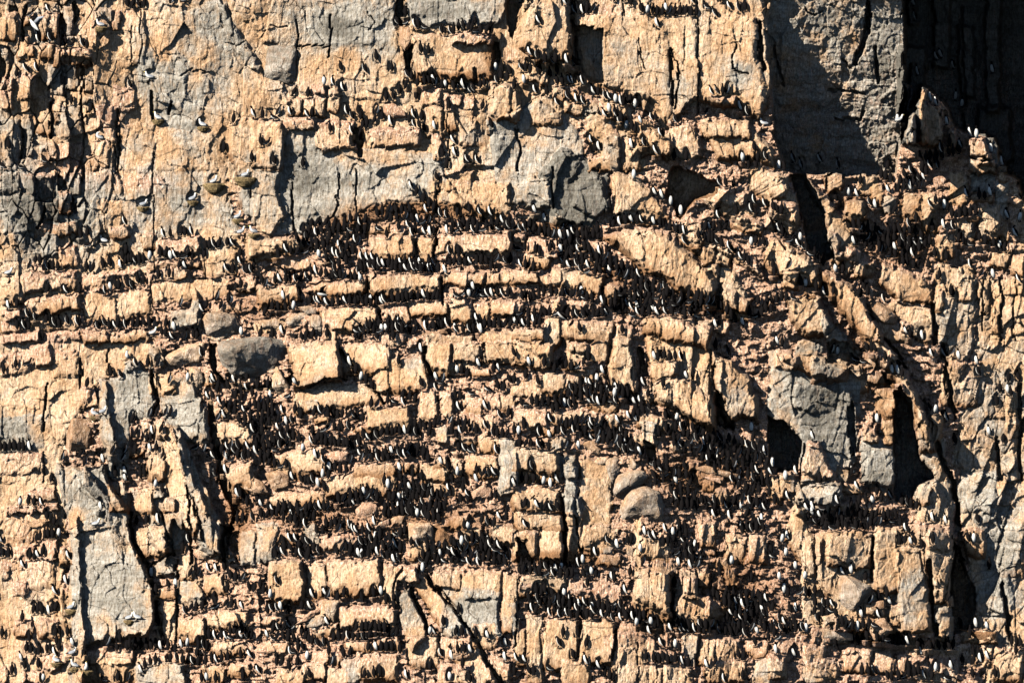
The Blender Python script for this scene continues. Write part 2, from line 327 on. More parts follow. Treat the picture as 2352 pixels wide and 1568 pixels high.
tile_rects(1, 2, """
320 0 770 400 .9 y;780 10 1250 290 .5 o;1100 130 1600 480 .45 y;350 400 1150 620 .3 y;480 530 550 620 .2 g;1000 580 1420 830 .5 y
1560 0 1800 310 .4 y;1800 0 2080 200 .4 y;2090 0 2400 200 .4 y;1680 170 2000 270 .2;1960 250 2150 320 .25;1510 420 1660 720 .35 p;1690 450 1810 700 .35 p
1900 490 2250 600 .3 p;2260 480 2400 640 .25;1940 580 2080 680 .3;540 680 660 740 .3 y;500 830 960 900 .3 p;900 770 1010 830 .3;160 980 650 1240 .5 o
610 1010 850 1090 .25 p;620 1200 1290 1430 .4 o;900 1110 1290 1230 .3 o;1340 1120 1480 1200 .3;1510 1110 1770 1290 .4 y;1840 860 2020 960 .35
2050 860 2300 1030 .35;1790 1070 1890 1230 .35 y;1910 1040 2220 1240 .35 o;130 1370 640 1568 .25;1580 1300 1830 1400 .2 b;1650 770 1760 940 .35 g
1180 1350 1280 1400 .25;2220 900 2400 1400 .45 g;1940 660 2200 800 .25 p;1350 720 1480 800 .0 n;1640 1060 1750 1150 .25""")
tile_rects(2, 2, """
0 0 360 240 .5 y;480 0 720 260 .45 o;0 290 290 520 .3 p;270 260 480 480 .35 o;470 270 620 440 .3 p;0 600 340 800 .35 p;340 640 840 800 .4 o;270 760 390 860 .3
360 880 500 1000 .35 g;0 980 430 1200 .35 y;720 0 880 250 .35 y;600 180 860 340 .25 p;440 1050 600 1260 .3 g;690 510 980 640 .3;870 660 1000 790 .3
1170 430 1310 560 .3;1090 580 1300 700 .3 p;1160 660 1350 810 .35;1180 750 1310 980 .4 g;1340 700 1480 850 .35;1110 830 1190 980 .3;1480 850 1620 1000 .2 p
0 1320 460 1568 .35 o;470 1400 640 1600 .35 g;1240 860 1330 980 .2;1600 1080 1750 1160 .25 p;1720 1190 1950 1280 .3 p;1760 1260 1860 1360 .3;1940 830 2260 960 .2 p
2000 1060 2180 1140 .25;1470 1400 1600 1460 .2 p;1860 1330 1970 1480 .3""")
tile_rects(3, 2, """
60 60 270 240 .3 p;270 0 500 120 .2 g;400 100 740 380 .3 y;740 200 920 480 .35 y;880 100 1120 260 .4 p;900 260 1100 400 .3 p;240 390 620 640 .2 g;640 380 830 700 .15 g
1380 620 1600 1000 .3 y;1600 180 1940 600 .2 y;1730 850 2100 1180 .15 y;1740 1180 2100 1568 .1 g;2110 900 2280 1500 .1;0 1230 110 1480 .35 y;110 1200 240 1450 .35 y
190 1290 680 1500 .35 g;690 1310 860 1400 .35 y;1010 1260 1100 1420 .35 p;880 770 1000 920 .45 p;1060 710 1200 920 .45 y;870 960 1170 1340 .3 g;980 420 1170 700 .3
1180 390 1270 540 .35 p;2000 380 2160 700 .15 y;640 1480 1200 1568 .2 p;1340 1240 1480 1500 .3 y;2180 420 2270 900 .15 y""")
tile_rects(0, 3, """
90 0 520 260 .1 o;390 240 510 430 .3 p;110 310 330 430 .15 p;200 420 510 700 .12;0 440 100 620 .1 p;110 620 240 760 .12 p;530 300 640 480 .25
1240 120 1590 420 .4 y;1400 430 1620 570 .3 g;1430 700 1640 800 .3;1640 600 1870 850 .35 g;1650 950 1910 1180 .45 o;1910 900 2280 1070 .45 o
1890 560 2080 760 .35 y;1650 380 1780 620 .35 y;1500 0 1690 330 .3 g;1690 40 1810 180 .3 y;1820 60 2050 420 .3 g;780 1220 1240 1400 .5 p;1240 1280 1560 1568 .5 p
1560 1290 1800 1370 .4 p;900 1290 1240 1568 .35 o;1250 1380 1700 1600 .5 g;1860 1400 2060 1550 .4 y;1950 1170 2250 1300 .3;2080 1370 2300 1500 .3 o
550 1210 640 1380 .3 p;140 980 290 1140 .3;330 970 530 1160 .2;180 1450 390 1568 .3 p;390 1290 560 1450 .2 p;530 700 660 1060 .15;2200 160 2351 480 .3 g
2100 130 2340 160 .2 p;1440 810 1640 1180 .15 y;0 1410 80 1560 .1 p;760 1400 900 1560 .2""")
tile_rects(1, 3, """
0 90 200 450 .35 g;190 210 370 290 .25;440 100 580 290 .35 g;580 200 980 340 .5 p;660 420 1160 760 .5 o;460 460 660 780 .3 o;110 430 450 840 .7 y
1165 470 1490 640 .45 p;1170 500 1300 840 .4 y;1640 530 1900 700 .45 y;1900 530 2260 820 .45 y;1700 700 2260 1150 .35 g;2265 560 2400 1100 .3 y
770 850 1290 1060 .5 p;600 800 780 990 .45 p;460 940 650 1060 .35 g;80 930 260 1030 .35 p;520 1040 760 1140 .3;100 1130 330 1290 .3 p
820 1160 1100 1290 .35;1110 1140 1330 1260 .3;910 1290 1320 1540 .45 o;790 1330 940 1568 .35 g;520 1270 760 1400 .35;420 1370 640 1530 .35 y
180 1420 450 1600 .45 y;650 1420 820 1600 .4 y;1390 1130 1700 1420 .2 y;1700 1140 1980 1340 .3 p;1680 1390 2000 1600 .3 p;2080 1350 2351 1568 .25 p
1870 150 2080 310 .35 b;2180 110 2400 300 .45 y;1560 60 1800 140 .3 p;1420 270 1680 430 .2 b;1980 1020 2200 1250 .2;1780 30 1950 170 .3""")
tile_rects(2, 3, """
60 580 500 730 .4 b;510 620 1000 770 .4 p;0 650 330 720 .1 b;500 720 1000 850 .25 p;140 950 290 1568 .35 y;300 960 610 1450 .4 o;620 980 960 1400 .45 y
970 1010 1130 1100 .35 p;960 1100 1320 1260 .3 p;920 1210 1250 1540 .3 y;1120 520 1280 900 .5 y;1240 540 1470 1010 .45 o;1130 0 1190 520 .15 y
1280 430 1530 560 .35 p;1500 760 1850 1060 .3 y;1560 1100 1700 1400 .4 g;1700 1130 2110 1420 .4 o;1240 1280 1600 1380 .35 p;960 1400 1400 1700 .35 y
1400 1400 1660 1700 .35 y;1780 770 1950 970 .35 p;1920 790 2020 920 .3;1540 510 1700 750 .4 y;1700 500 1810 680 .35;1720 60 1880 330 .3;1940 200 2160 470 .25 y
2170 200 2351 470 .25 y;0 830 60 1200 .3 g;20 1060 130 1400 .3 y;60 660 180 770 .3;0 160 240 460 .35 o;260 100 470 470 .35 o;490 0 630 130 .3 y
490 120 640 420 .3 y;640 100 960 380 .25 y;0 0 470 150 .2 y;450 1340 740 1600 .45 y;830 1130 1340 1280 .1 p;1480 580 1700 900 .3 p;770 380 1000 480 .3
1950 500 2070 670 .4;1780 1350 2140 1568 .35 y;2160 1180 2351 1330 .25;1180 230 1450 430 .25 y;1720 340 1880 400 .2;1880 420 2000 520 .2;2200 1330 2400 1700 .3 g""")
# lower right tile was read at a smaller scale
def rects33(text):
    for it in text.replace('\n', ';').split(';'):
        f = it.split()
        if len(f) < 5: continue
        x0, y0, x1, y1, h = map(float, f[:5])
        rect(1764+x0*.4378-2, 1176+y0*.4378-1, 1764+x1*.4378+2, 1176+y1*.4378+3, h, f[5] if len(f) > 5 else 'o', over=True)
rects33("""300 95 550 300 .3 y;560 65 690 420 .35 y;740 55 980 200 .3 p;380 700 550 850 .35 o;545 710 670 850 .35 y;180 680 310 800 .35 y
680 730 730 860 .2;730 640 1180 800 .2 p;1180 700 1343 896 .35 o;980 680 1060 760 .2 p;180 760 360 896 .3 g;520 560 650 670 .3;280 530 370 610 .35 p
410 860 700 896 .3 p;1030 80 1140 240 .25;1050 300 1280 560 .1 g;1230 20 1343 330 .15 y;0 750 100 870 .35 y;170 130 290 640 .2 y;750 750 1000 896 .2 p
890 500 970 680 .2 g;640 480 690 600 .2;490 470 610 545 .35 b;1010 620 1200 690 .35 b;230 600 420 680 .3 p;40 650 180 780 .2 p""")

# ------------------------------------------------------------------ deep recesses and joints
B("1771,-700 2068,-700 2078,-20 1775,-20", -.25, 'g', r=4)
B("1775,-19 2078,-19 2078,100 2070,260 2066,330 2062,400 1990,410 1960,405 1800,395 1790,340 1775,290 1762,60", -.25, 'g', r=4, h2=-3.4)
B("2066,-150 2490,-150 2500,560 2352,470 2335,420 2300,392 2280,320 2220,310 2195,300 2170,245 2140,212 2120,200 2100,260 2066,330 2075,200", -10.5, 'd', r=9)  # roof and right wall, out of view, added to keep sky light out
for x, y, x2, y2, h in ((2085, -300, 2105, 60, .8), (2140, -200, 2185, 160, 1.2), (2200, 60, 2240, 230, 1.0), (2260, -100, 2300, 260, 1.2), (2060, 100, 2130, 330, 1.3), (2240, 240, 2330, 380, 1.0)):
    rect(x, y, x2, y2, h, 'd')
B("2078,190 2100,200 2100,330 2078,330", 5.8, 'g', r=5); B("2112,205 2125,208 2128,330 2108,330", 1.0, 'y', r=4)
B("2125,235 2150,240 2165,250 2165,340 2125,340", .9, 'y', r=5); B("2172,290 2195,300 2205,340 2175,350", .8, 'y', r=5)
B("2222,320 2240,312 2265,325 2278,365 2225,360", .9, 'p', r=6); B("2222,362 2280,366 2290,400 2225,395", .7, 'y', r=6)
B("1815,400 1850,395 1880,440 1900,500 1905,560 1925,600 1900,600 1860,580 1845,520 1825,450", -2.6, 'g', r=4)
B("1764,955 1800,965 1830,1000 1842,1012 1835,1080 1790,1085 1764,1050", -2.2, 'g', r=4)
B("2056,900 2075,885 2100,930 2110,1040 2150,1090 2100,1120 2095,1165 2052,1150 2052,1000", -2.4, 'g', r=4)
B("1942,935 1955,925 1966,1000 1962,1045 1950,1045", -.8, 'g', r=3); B("1895,780 1950,790 1985,830 1960,850 1900,830", -.9, 'n', r=4)
B("2030,850 2060,845 2065,885 2035,880", -.6, 'n', r=4)
B("2190,1240 2215,1290 2240,1350 2245,1440 2190,1460 2184,1350", -2.4, 'n', r=4)
B("2196,1130 2215,1250 2225,1300 2205,1290 2192,1200", -.6, 'n', r=3)
B("1642,895 1660,905 1686,985 1660,985 1642,975", -1.5, 'n', r=4)
B("1465,800 1480,805 1488,865 1470,870", -.7, 'n', r=4)
B("1475,1010 1500,1020 1520,1060 1500,1068 1478,1040", -.8, 'n', r=4)
B("1186,1240 1195,1240 1236,1290 1232,1300 1184,1290", -.9, 'n', r=4)
B("1545,375 1600,400 1660,425 1640,450 1600,460 1560,500 1530,450", -1.3, 'b', r=6)
B("906,-100 932,-100 934,55 908,55", -1.4, 'n', r=4); B("920,108 950,100 940,150 945,180 930,165", -1.1, 'n', r=3)
B("1166,-60 1210,-60 1195,30 1178,90 1164,60", -1.0, 'n', r=4)
B("480,785 497,790 500,850 530,875 600,885 650,870 672,850 668,880 620,900 560,900 500,870 480,830", -.8, 'n', r=6)
B("1128,100 1150,95 1150,140 1135,160", -.8, 'n', r=4); B("1085,150 1098,160 1100,195 1085,195", -.3, 'n', r=3)
B("812,290 832,300 832,360 818,360", -.6, 'n', r=3)
B("0,115 10,150 8,190 -30,200 -30,110", -.9, 'n', r=3); B("134,30 158,60 155,110 132,105", -.6, 'n', r=3)
B("20,5 38,22 36,28 20,26", -.4, 'n', r=2); B("168,0 185,30 172,60 168,35", -.5, 'n', r=2)
B("135,395 155,420 158,440 133,435", -.6, 'n', r=3); B("46,290 60,300 60,360 45,360", -.5, 'n', r=3); B("80,525 100,475 103,480 88,528", -.5, 'n', r=2)
B("160,450 170,460 172,490 162,490", -.5, 'n', r=2); B("500,1200 520,1210 540,1195 530,1240 520,1290 505,1270", -.9, 'n', r=3)
B("1170,785 1178,800 1212,830 1190,830", -.1, 'n', r=2); B("480,900 490,920 520,1090 560,1180 540,1190 500,1100 475,960", -.7, 'b', r=5)
for t in ["671,417 673,480 680,535|2.5|.35", "773,450 775,478 757,505|2.6|.35", "778,400 779,460|2|.25", "819,392 820,485|2|.25", "680,45 683,125|2|.3",
          "760,38 760,132|2|.3", "683,106 760,108|1.8|.25", "815,865 760,873 705,888|2.5|.4", "925,1306 905,1340 904,1360|2.4|.35",
          "297,1176 307,1238 342,1318 357,1376 357,1406 377,1463|4.5|.8", "407,1288 410,1473|2.2|.4", "370,1176 397,1276 350,1293|3.2|.5",
          "537,1191 510,1230 515,1283|4|.8", "1293,1176 1295,1300|3.2|.6", "1318,1180 1335,1270|2.4|.4", "1546,1351 1542,1428|4|.7", "1191,1388 1181,1480|2.4|.4",
          "1416,1446 1408,1516|2.8|.5", "978,1316 1050,1408 1110,1500 1150,1568|5|.7", "945,1356 988,1451|4.5|.7", "783,804 798,832 883,924|3.5|.6",
          "978,799 980,826 998,859|5|.8", "1111,790 1112,835|1.8|.25", "1028,390 1030,250|2|.2", "1190,395 1195,340 1187,290|2.5|.35", "1270,390 1272,480|2.5|.35",
          "1004,525 1001,600|3|.5", "953,556 965,600|3|.5", "843,640 845,690|2.5|.4", "1017,640 1018,700|3|.5", "867,702 872,750|4|.7", "683,650 690,700|2.5|.4",
          "1386,665 1390,700|4|.7", "2090,150 2082,300|3|.7", "1992,0 1990,60 1975,120 1965,148|6|.8", "1970,0 1965,60 1955,145|3|.0", "1989,5 1992,80|3.5|.5",
          "2008,110 2018,190|3.5|.5", "1765,470 1790,560 1800,570|3|.4", "1660,645 1655,720|2.5|.3", "2245,120 2250,160|2|.2",
          "2040,784 2080,845|4|.7", "2165,790 2175,850 2180,930 2195,960|5|.8", "2155,1020 2190,1110 2205,1200|6|.9", "2340,880 2345,1100|4|.6", "2294,1010 2296,1100|4|.6",
          "2306,1340 2312,1400 2322,1470|5|.7", "1808,1100 1812,1060|2|.3", "1845,1020 1840,1110|2|.3", "2005,1235 2006,1330|4|.7", "2137,1290 2140,1390 2150,1460|5|.9",
          "271,250 274,400|2.5|.4", "348,210 350,275|3.5|.5", "392,230 391,260|3|.4", "187,150 186,270|2.5|.4", "120,230 118,310|3|.5", "145,170 150,220|2.5|.4", "55,10 50,90|3|.5",
          "262,330 268,400|1.8|.25", "185,240 193,340 190,420|2|.3", "350,350 352,480 348,700|1.6|.2", "186,820 188,890|2.5|.4", "108,880 104,990|2.5|.4", "100,1110 98,1040|1.8|.25",
          "249,800 250,870|2|.3", "347,1020 345,1080|1.6|.2", "820,1030 860,1110|.1|.0", "470,575 475,640|1.6|.2", "1466,1480 1462,1568|1.6|.2", "428,1120 433,1170 440,1290|3|.5",
          "345,850 362,930 355,945|3.5|.5", "1450,785 1455,870|1.6|.2", "2212,20 2214,300|3|.6", "1600,0 1606,260|2|.3", "1540,110 1545,240|3|.45", "1745,50 1755,160|5|.9", "1430,0 1432,40|1.6|.2",
          "575,400 571,455|1.8|.25", "2297,640 2300,780|2.2|.3", "2330,640 2328,780|1.8|.25", "2262,640 2258,760|1.8|.3", "2140,700 2146,790|4|.6", "2125,920 2138,1010|3|.4"]:
    a, b, c3 = t.split('|'); crack(pts_of(a), float(b), float(c3))

# sweeping lip and steps on the smooth upper wall
B("490,-20 520,20 560,90 600,150 605,180 560,140 530,80 500,30", .22, 'g', r=9)
B("390,95 430,140 440,160 425,200 440,240 420,225 405,160", .12, 'g', r=8)
B("520,-40 600,-40 690,-40 680,60 690,110 660,100 612,100 580,60 540,10", .10, 's', r=12)
B("1312,-700 1324,-700 1322,55 1388,60 1388,195 1340,180 1312,150", -1.0, 's', r=4)
for t in ["478,165 440,158 420,175|2|.15", "560,95 540,100 520,98|1.5|.15", "300,60 305,200|1.6|.12", "325,20 318,150|1.6|.14", "620,60 640,65 660,58|1.8|.15", "845,30 860,50 850,70|1.6|.15", "700,20 705,80|1.5|.1",
          "1010,400 1000,470|2|.3", "1545,110 1560,180 1552,250|2.5|.35", "1320,90 1324,180|3|.5", "1465,90 1480,160|1.6|.2", "1690,100 1680,160 1720,170|2.2|.3", "1780,100 1790,170 1800,200|2.2|.4", "1935,140 1950,155 1960,150|2.5|.35",
          "1850,20 1870,35 1890,28|2|.3", "1905,205 1950,212 1985,215|3|.5", "1920,270 1980,272 1985,255|2.4|.4"]:
    a, b, c3 = t.split('|'); crack(pts_of(a), float(b), float(c3))
# grey, weathered patches
for x, y, rx, ry, a in [(420, 240, 60, 200, .45), (120, 500, 120, 100, .4), (560, 440, 40, 100, .3), (1550, 200, 60, 60, .25), (1120, 330, 60, 80, .3), (1900, 560, 60, 60, .25), (1870, 980, 100, 120, .3), (2140, 1060, 50, 120, .3), (2180, 760, 60, 80, .2), (100, 90, 60, 80, .25), (1690, 900, 40, 60, .35), (1520, 1360, 30, 50, .3), (2090, 1330, 60, 60, .25), (1230, 240, 60, 30, .2), (720, 880, 60, 30, .35), (330, 150, 40, 80, .4), (500, 60, 60, 140, .35), (830, 60, 130, 60, .55), (760, 60, 60, 60, .4), (980, 20, 60, 40, .3), (1060, 30, 80, 40, .4), (60, 450, 110, 90, .5),
                        (1420, 120, 80, 60, .25), (1700, 170, 60, 70, .45), (1850, 80, 100, 120, .2), (2030, 160, 50, 130, .5), (1960, 330, 120, 70, .35), (380, 470, 140, 70, .35), (850, 390, 260, 60, .35),
                        (690, 440, 90, 100, .45), (1290, 480, 60, 40, .3), (260, 1120, 70, 60, .4), (250, 1350, 80, 80, .35), (300, 900, 60, 90, .3), (440, 950, 40, 80, .3), (1900, 900, 90, 120, .4),
                        (2020, 1080, 60, 70, .4), (2280, 1000, 70, 200, .3), (2300, 1280, 60, 160, .45), (1340, 1150, 60, 60, .4), (1100, 1430, 80, 60, .4), (2080, 1400, 50, 60, .3), (30, 980, 90, 70, .35),
                        (1500, 660, 80, 50, .4), (940, 840, 40, 30, .3), (790, 850, 60, 40, .25), (1580, 480, 60, 20, .2), (2240, 430, 40, 60, .3), (820, 1240, 60, 30, .0)]:
    tint(x, y, rx*1.1, ry*1.1, a*1.25, 'g')
for x, y, rx, ry, a in [(950, 480, 160, 22, .9), (1030, 180, 90, 14, .8), (1280, 525, 70, 16, .8), (800, 510, 70, 25, .6), (120, 300, 130, 260, .25), (600, 700, 200, 60, .25), (1480, 1450, 80, 40, .4), (1300, 1280, 100, 20, .8),
                        (1130, 130, 40, 50, .6), (1620, 700, 100, 30, .5), (540, 1200, 40, 100, .6), (1300, 1380, 140, 20, .4), (1600, 1090, 160, 60, .5), (1700, 1350, 120, 120, .4), (2080, 560, 100, 60, .5), (2100, 470, 90, 40, .4),
                        (1950, 460, 60, 20, .4), (1420, 640, 60, 40, .4), (1980, 800, 80, 100, .3), (2030, 900, 40, 60, .4), (700, 1180, 150, 60, .35), (1000, 1200, 180, 50, .4)]:
    tint(x, y, rx, ry, a, 'b')
for x, y, rx, ry, a in [(140, 380, 130, 60, .5), (200, 60, 120, 60, .4), (260, 260, 60, 60, .5), (330, 420, 90, 30, .6), (700, 200, 150, 40, .3), (60, 1280, 80, 120, .5), (80, 1480, 100, 80, .4), (1180, 130, 60, 30, .5),
                        (1370, 20, 120, 16, .6), (1240, 340, 60, 60, .2), (2230, 850, 60, 120, .3), (1820, 1500, 250, 60, .3), (2050, 1530, 200, 40, .4), (1000, 1420, 60, 30, .4), (1370, 1350, 60, 20, .6), (1600, 1250, 60, 60, .4),
                        (120, 780, 150, 90, .35), (400, 590, 60, 20, .5), (1750, 1300, 60, 100, .5), (850, 1510, 300, 50, .3)]:
    tint(x, y, rx, ry, a, 'p')

# ------------------------------------------------------------------ fracturing at every scale
rub = np.clip(1-INB, 0, 1)*sstep(360, 520, V+sstep(1150, 1500, U)*330-sstep(500, 200, U)*160)*sstep(2380, 2300, U)
rub = np.where(D < macro(U, V)-.5, rub*.3, rub)
colm = sstep(300, 200, U)*sstep(660, 520, V)                     # columnar rock at upper left
rcol = sstep(2080, 2200, U)*sstep(300, 420, V)                    # slabby rock at the right edge
ridge = sstep(1400, 1750, U)*sstep(380, 500, V)*.75
wu = U+fbm(U, V, 160, 160, 201, 2)*9+fbm(U, V, 14, 20, 205, 2)*1.2+V*.32*ridge; wv = V+fbm(U, V, 140, 140, 231, 2)*9+fbm(U, V, 14, 14, 206, 2)*1.2
ctr = 1-.45*sstep(.5, 1, INB)*sstep(560, 700, U)*sstep(1500, 1350, U)*sstep(500, 560, V)
a0, a1, a2, b_ = cells(wu, wv, 105, 150, -.05, 61)
D += ctr*(a0*.05+a1*.46+a2*.42)*(.52+colm*.2+rcol*.2)
a0, a1, a2, b_ = cells(wu, wv, 46, 92, .05, 62)
D += ctr*(a0*.05+a1*.18+a2*.18)*(.45+colm*.8+rcol*.4)+a0*colm*.15-np.exp(-(b_/.02)**2)*(colm*.26+rcol*.08)
a0, a1, a2, b_ = cells(wu, wv, 20, 44, .08, 68)
D += ctr*(a0*.02+a1*.08+a2*.08)*(.45+colm*1.0+rcol*.7)+a0*colm*.05
a0, a1, a2, b_ = cells(wu, wv, 70, 42, .12, 63)
D += ctr*(a0*.02+a1*.16+a2*.14)*(.5+ridge*.6)
rubble = rub
for sx, sy, ang, sd2, amp in ((44, 17, .12, 65, .26), (24, 12, -.1, 66, .17), (11, 8, .3, 67, .07)):
    a0, a1, a2, b_ = cells(U+fbm(U, V, 30, 30, 300+sd2, 2)*7, V+fbm(U, V, 30, 30, 330+sd2, 2)*5, sx, sy, ang, sd2)
    D += rubble*amp*(a0*.5+(a1+a2)*.6)
D += rubble*.06
D += fbm(U, V, 40, 60, 401, 5, .55)*.035+fbm(U, V, 5, 9, 431, 2)*.013
a0, a1, a2, b_ = cells(wu*1.0, wv*1.0, 11, 13, .3, 71); D += (a0*.010+a1*.022+a2*.022)
PINK += rub*.75; BROWN += rub*.22
D = D.astype(np.float32)
# ------------------------------------------------------------------ materials
def new_mat(name, rough=.9):
    m = bpy.data.materials.new(name); m.use_nodes = True
    b = m.node_tree.nodes["Principled BSDF"]; b.inputs["Roughness"].default_value = rough
    try: b.inputs["Specular IOR Level"].default_value = .25
    except Exception: pass
    return m, m.node_tree, b
class NB:
    def __init__(s, t): s.t = t
    def n(s, ty, **k):
        x = s.t.nodes.new(ty)
        for a, v in k.items(): setattr(x, a, v)
        return x
    def link(s, a, b): s.t.links.new(a, b)
    def coord(s, sx, sy, sz, rot=0):
        tc = s.n("ShaderNodeTexCoord"); mp = s.n("ShaderNodeMapping"); mp.inputs["Scale"].default_value = (sx, sy, sz)
        mp.inputs["Rotation"].default_value = (0, rot, 0)
        s.link(tc.outputs["Object"], mp.inputs[0]); return mp.outputs[0]
    def noise(s, vec, scale, det=5, rough=.6):
        x = s.n("ShaderNodeTexNoise"); x.inputs["Scale"].default_value = scale; x.inputs["Detail"].default_value = det
        x.inputs["Roughness"].default_value = rough; s.link(vec, x.inputs["Vector"]); return x.outputs["Fac"]
    def ramp(s, f, a, b):
        x = s.n("ShaderNodeMapRange", interpolation_type='SMOOTHSTEP'); x.inputs[1].default_value = a; x.inputs[2].default_value = b
        s.link(f, x.inputs[0]); return x.outputs[0]
    def math(s, op, a, b):
        x = s.n("ShaderNodeMath", operation=op)
        for i, q in enumerate((a, b)):
            if isinstance(q, (int, float)): x.inputs[i].default_value = q
            else: s.link(q, x.inputs[i])
        return x.outputs[0]
    def mix(s, f, a, b, ty='MIX'):
        x = s.n("ShaderNodeMixRGB", blend_type=ty)
        for i, q in enumerate((f, a, b)):
            if isinstance(q, (int, float)): x.inputs[i].default_value = q
            elif isinstance(q, tuple): x.inputs[i].default_value = (*q, 1)
            else: s.link(q, x.inputs[i])
        return x.outputs[0]
def rock_material(name, attr=True, grey=0.0, pink=.2, brown=.1):
    m, t, bs = new_mat(name, .88); N = NB(t)
    if attr:
        at = N.n("ShaderNodeAttribute", attribute_name="stain"); sp = N.n("ShaderNodeSeparateColor"); N.link(at.outputs["Color"], sp.inputs[0])
        g, p, b = sp.outputs[0], sp.outputs[1], sp.outputs[2]
    else:
        def val(x):
            v = N.n("ShaderNodeValue"); v.outputs[0].default_value = x; return v.outputs[0]
        g, p, b = val(grey), val(pink), val(brown)
    iso = N.coord(1, 1, 1); streak = N.coord(7, 7, .8); bed = N.coord(.5, .5, 4, .12)
    n1 = N.noise(iso, .9, 4, .6); n2 = N.noise(iso, 5.5, 8, .7); n3 = N.noise(streak, 1.3, 6, .7); n4 = N.noise(bed, .8, 5, .6); n5 = N.noise(iso, 22, 4, .6)
    n6 = N.noise(iso, 11, 5, .75)
    sfine = N.noise(streak, 3.4, 5, .75)
    base = N.mix(N.ramp(n1, .36, .64), (.57, .365, .215), (.72, .53, .37))
    base = N.mix(N.math('MULTIPLY', N.ramp(n3, .5, .68), .55), base, (.70, .60, .43))
    base = N.mix(N.math('MULTIPLY', N.ramp(n2, .52, .70), .5), base, (.42, .24, .11))
    # grey weathered rock where little guano reached it
    gf = N.ramp(N.math('ADD', g, N.math('MULTIPLY', N.math('SUBTRACT', n1, .5), 2.6)), .15, .85)
    gf = N.math('MULTIPLY', gf, N.ramp(N.math('ADD', n3, N.math('ADD', N.math('MULTIPLY', g, .45), N.math('MULTIPLY', N.math('SUBTRACT', n2, .5), .6))), .42, .86))
    gcol = N.mix(N.ramp(n4, .35, .68), (.27, .255, .225), (.51, .485, .44))
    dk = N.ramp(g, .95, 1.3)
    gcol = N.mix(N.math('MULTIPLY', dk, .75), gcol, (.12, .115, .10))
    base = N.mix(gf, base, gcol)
    # pink guano wash
    pf = N.ramp(N.math('ADD', p, N.math('MULTIPLY', N.math('SUBTRACT', n3, .5), 2.0)), .12, .85)
    base = N.mix(N.math('MULTIPLY', pf, .85), base, N.mix(N.ramp(n2,.3,.7), (.50, .27, .18), (.74, .50, .38)))
    # white drips
    wf = N.math('MULTIPLY', N.ramp(sfine, .52, .64), N.ramp(N.math('ADD', p, N.math('MULTIPLY', n1, .8)), .45, .85))
    base = N.mix(N.math('MULTIPLY', wf, .62), base, (.86, .78, .68))
    # brown damp stain
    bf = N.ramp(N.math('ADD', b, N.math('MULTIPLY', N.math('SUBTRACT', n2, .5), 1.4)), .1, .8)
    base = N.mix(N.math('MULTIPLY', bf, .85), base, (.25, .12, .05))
    vo = N.n("ShaderNodeTexVoronoi", feature='DISTANCE_TO_EDGE'); vo.inputs["Scale"].default_value = 1.0
    dv = N.n("ShaderNodeVectorMath", operation='ADD'); dn = N.n("ShaderNodeTexNoise"); dn.inputs["Scale"].default_value = 1.1; dn.inputs["Detail"].default_value = 6
    N.link(iso, dn.inputs["Vector"]); ds = N.n("ShaderNodeVectorMath", operation='SCALE'); ds.inputs["Scale"].default_value = .55; N.link(dn.outputs["Color"], ds.inputs[0])
    N.link(N.coord(1.5, 1.0, .75, .1), dv.inputs[0]); N.link(ds.outputs[0], dv.inputs[1]); N.link(dv.outputs[0], vo.inputs["Vector"])
    ck = N.math('MULTIPLY', N.ramp(vo.outputs["Distance"], .022, .006), N.ramp(n1, .57, .63))
    base = N.mix(N.math('MULTIPLY', ck, .55), base, (.10, .06, .035))
    sp2 = N.ramp(n5, .58, .72); base = N.mix(N.math('MULTIPLY', sp2, .45), base, (.20, .12, .06))
    base = N.mix(1.0, base, N.mix(N.ramp(sfine, .36, .62), (.66, .61, .56), (1.18, 1.18, 1.18)), 'MULTIPLY')
    base = N.mix(1.0, base, N.mix(N.ramp(n6, .35, .65), (.72, .68, .62), (1.15, 1.15, 1.15)), 'MULTIPLY')
    N.link(base, bs.inputs["Base Color"])
    h = N.math('ADD', N.math('ADD', N.math('MULTIPLY', n2, .5), N.math('MULTIPLY', sfine, .30)), N.math('ADD', N.math('MULTIPLY', n5, .16), N.math('SUBTRACT', N.math('MULTIPLY', n6, .30), N.math('MULTIPLY', ck, .5))))
    bp = N.n("ShaderNodeBump"); bp.inputs["Strength"].default_value = .9; bp.inputs["Distance"].default_value = .08
    N.link(h, bp.inputs["Height"]); N.link(bp.outputs[0], bs.inputs["Normal"])
    return m
ROCK = rock_material("cliff_rock")

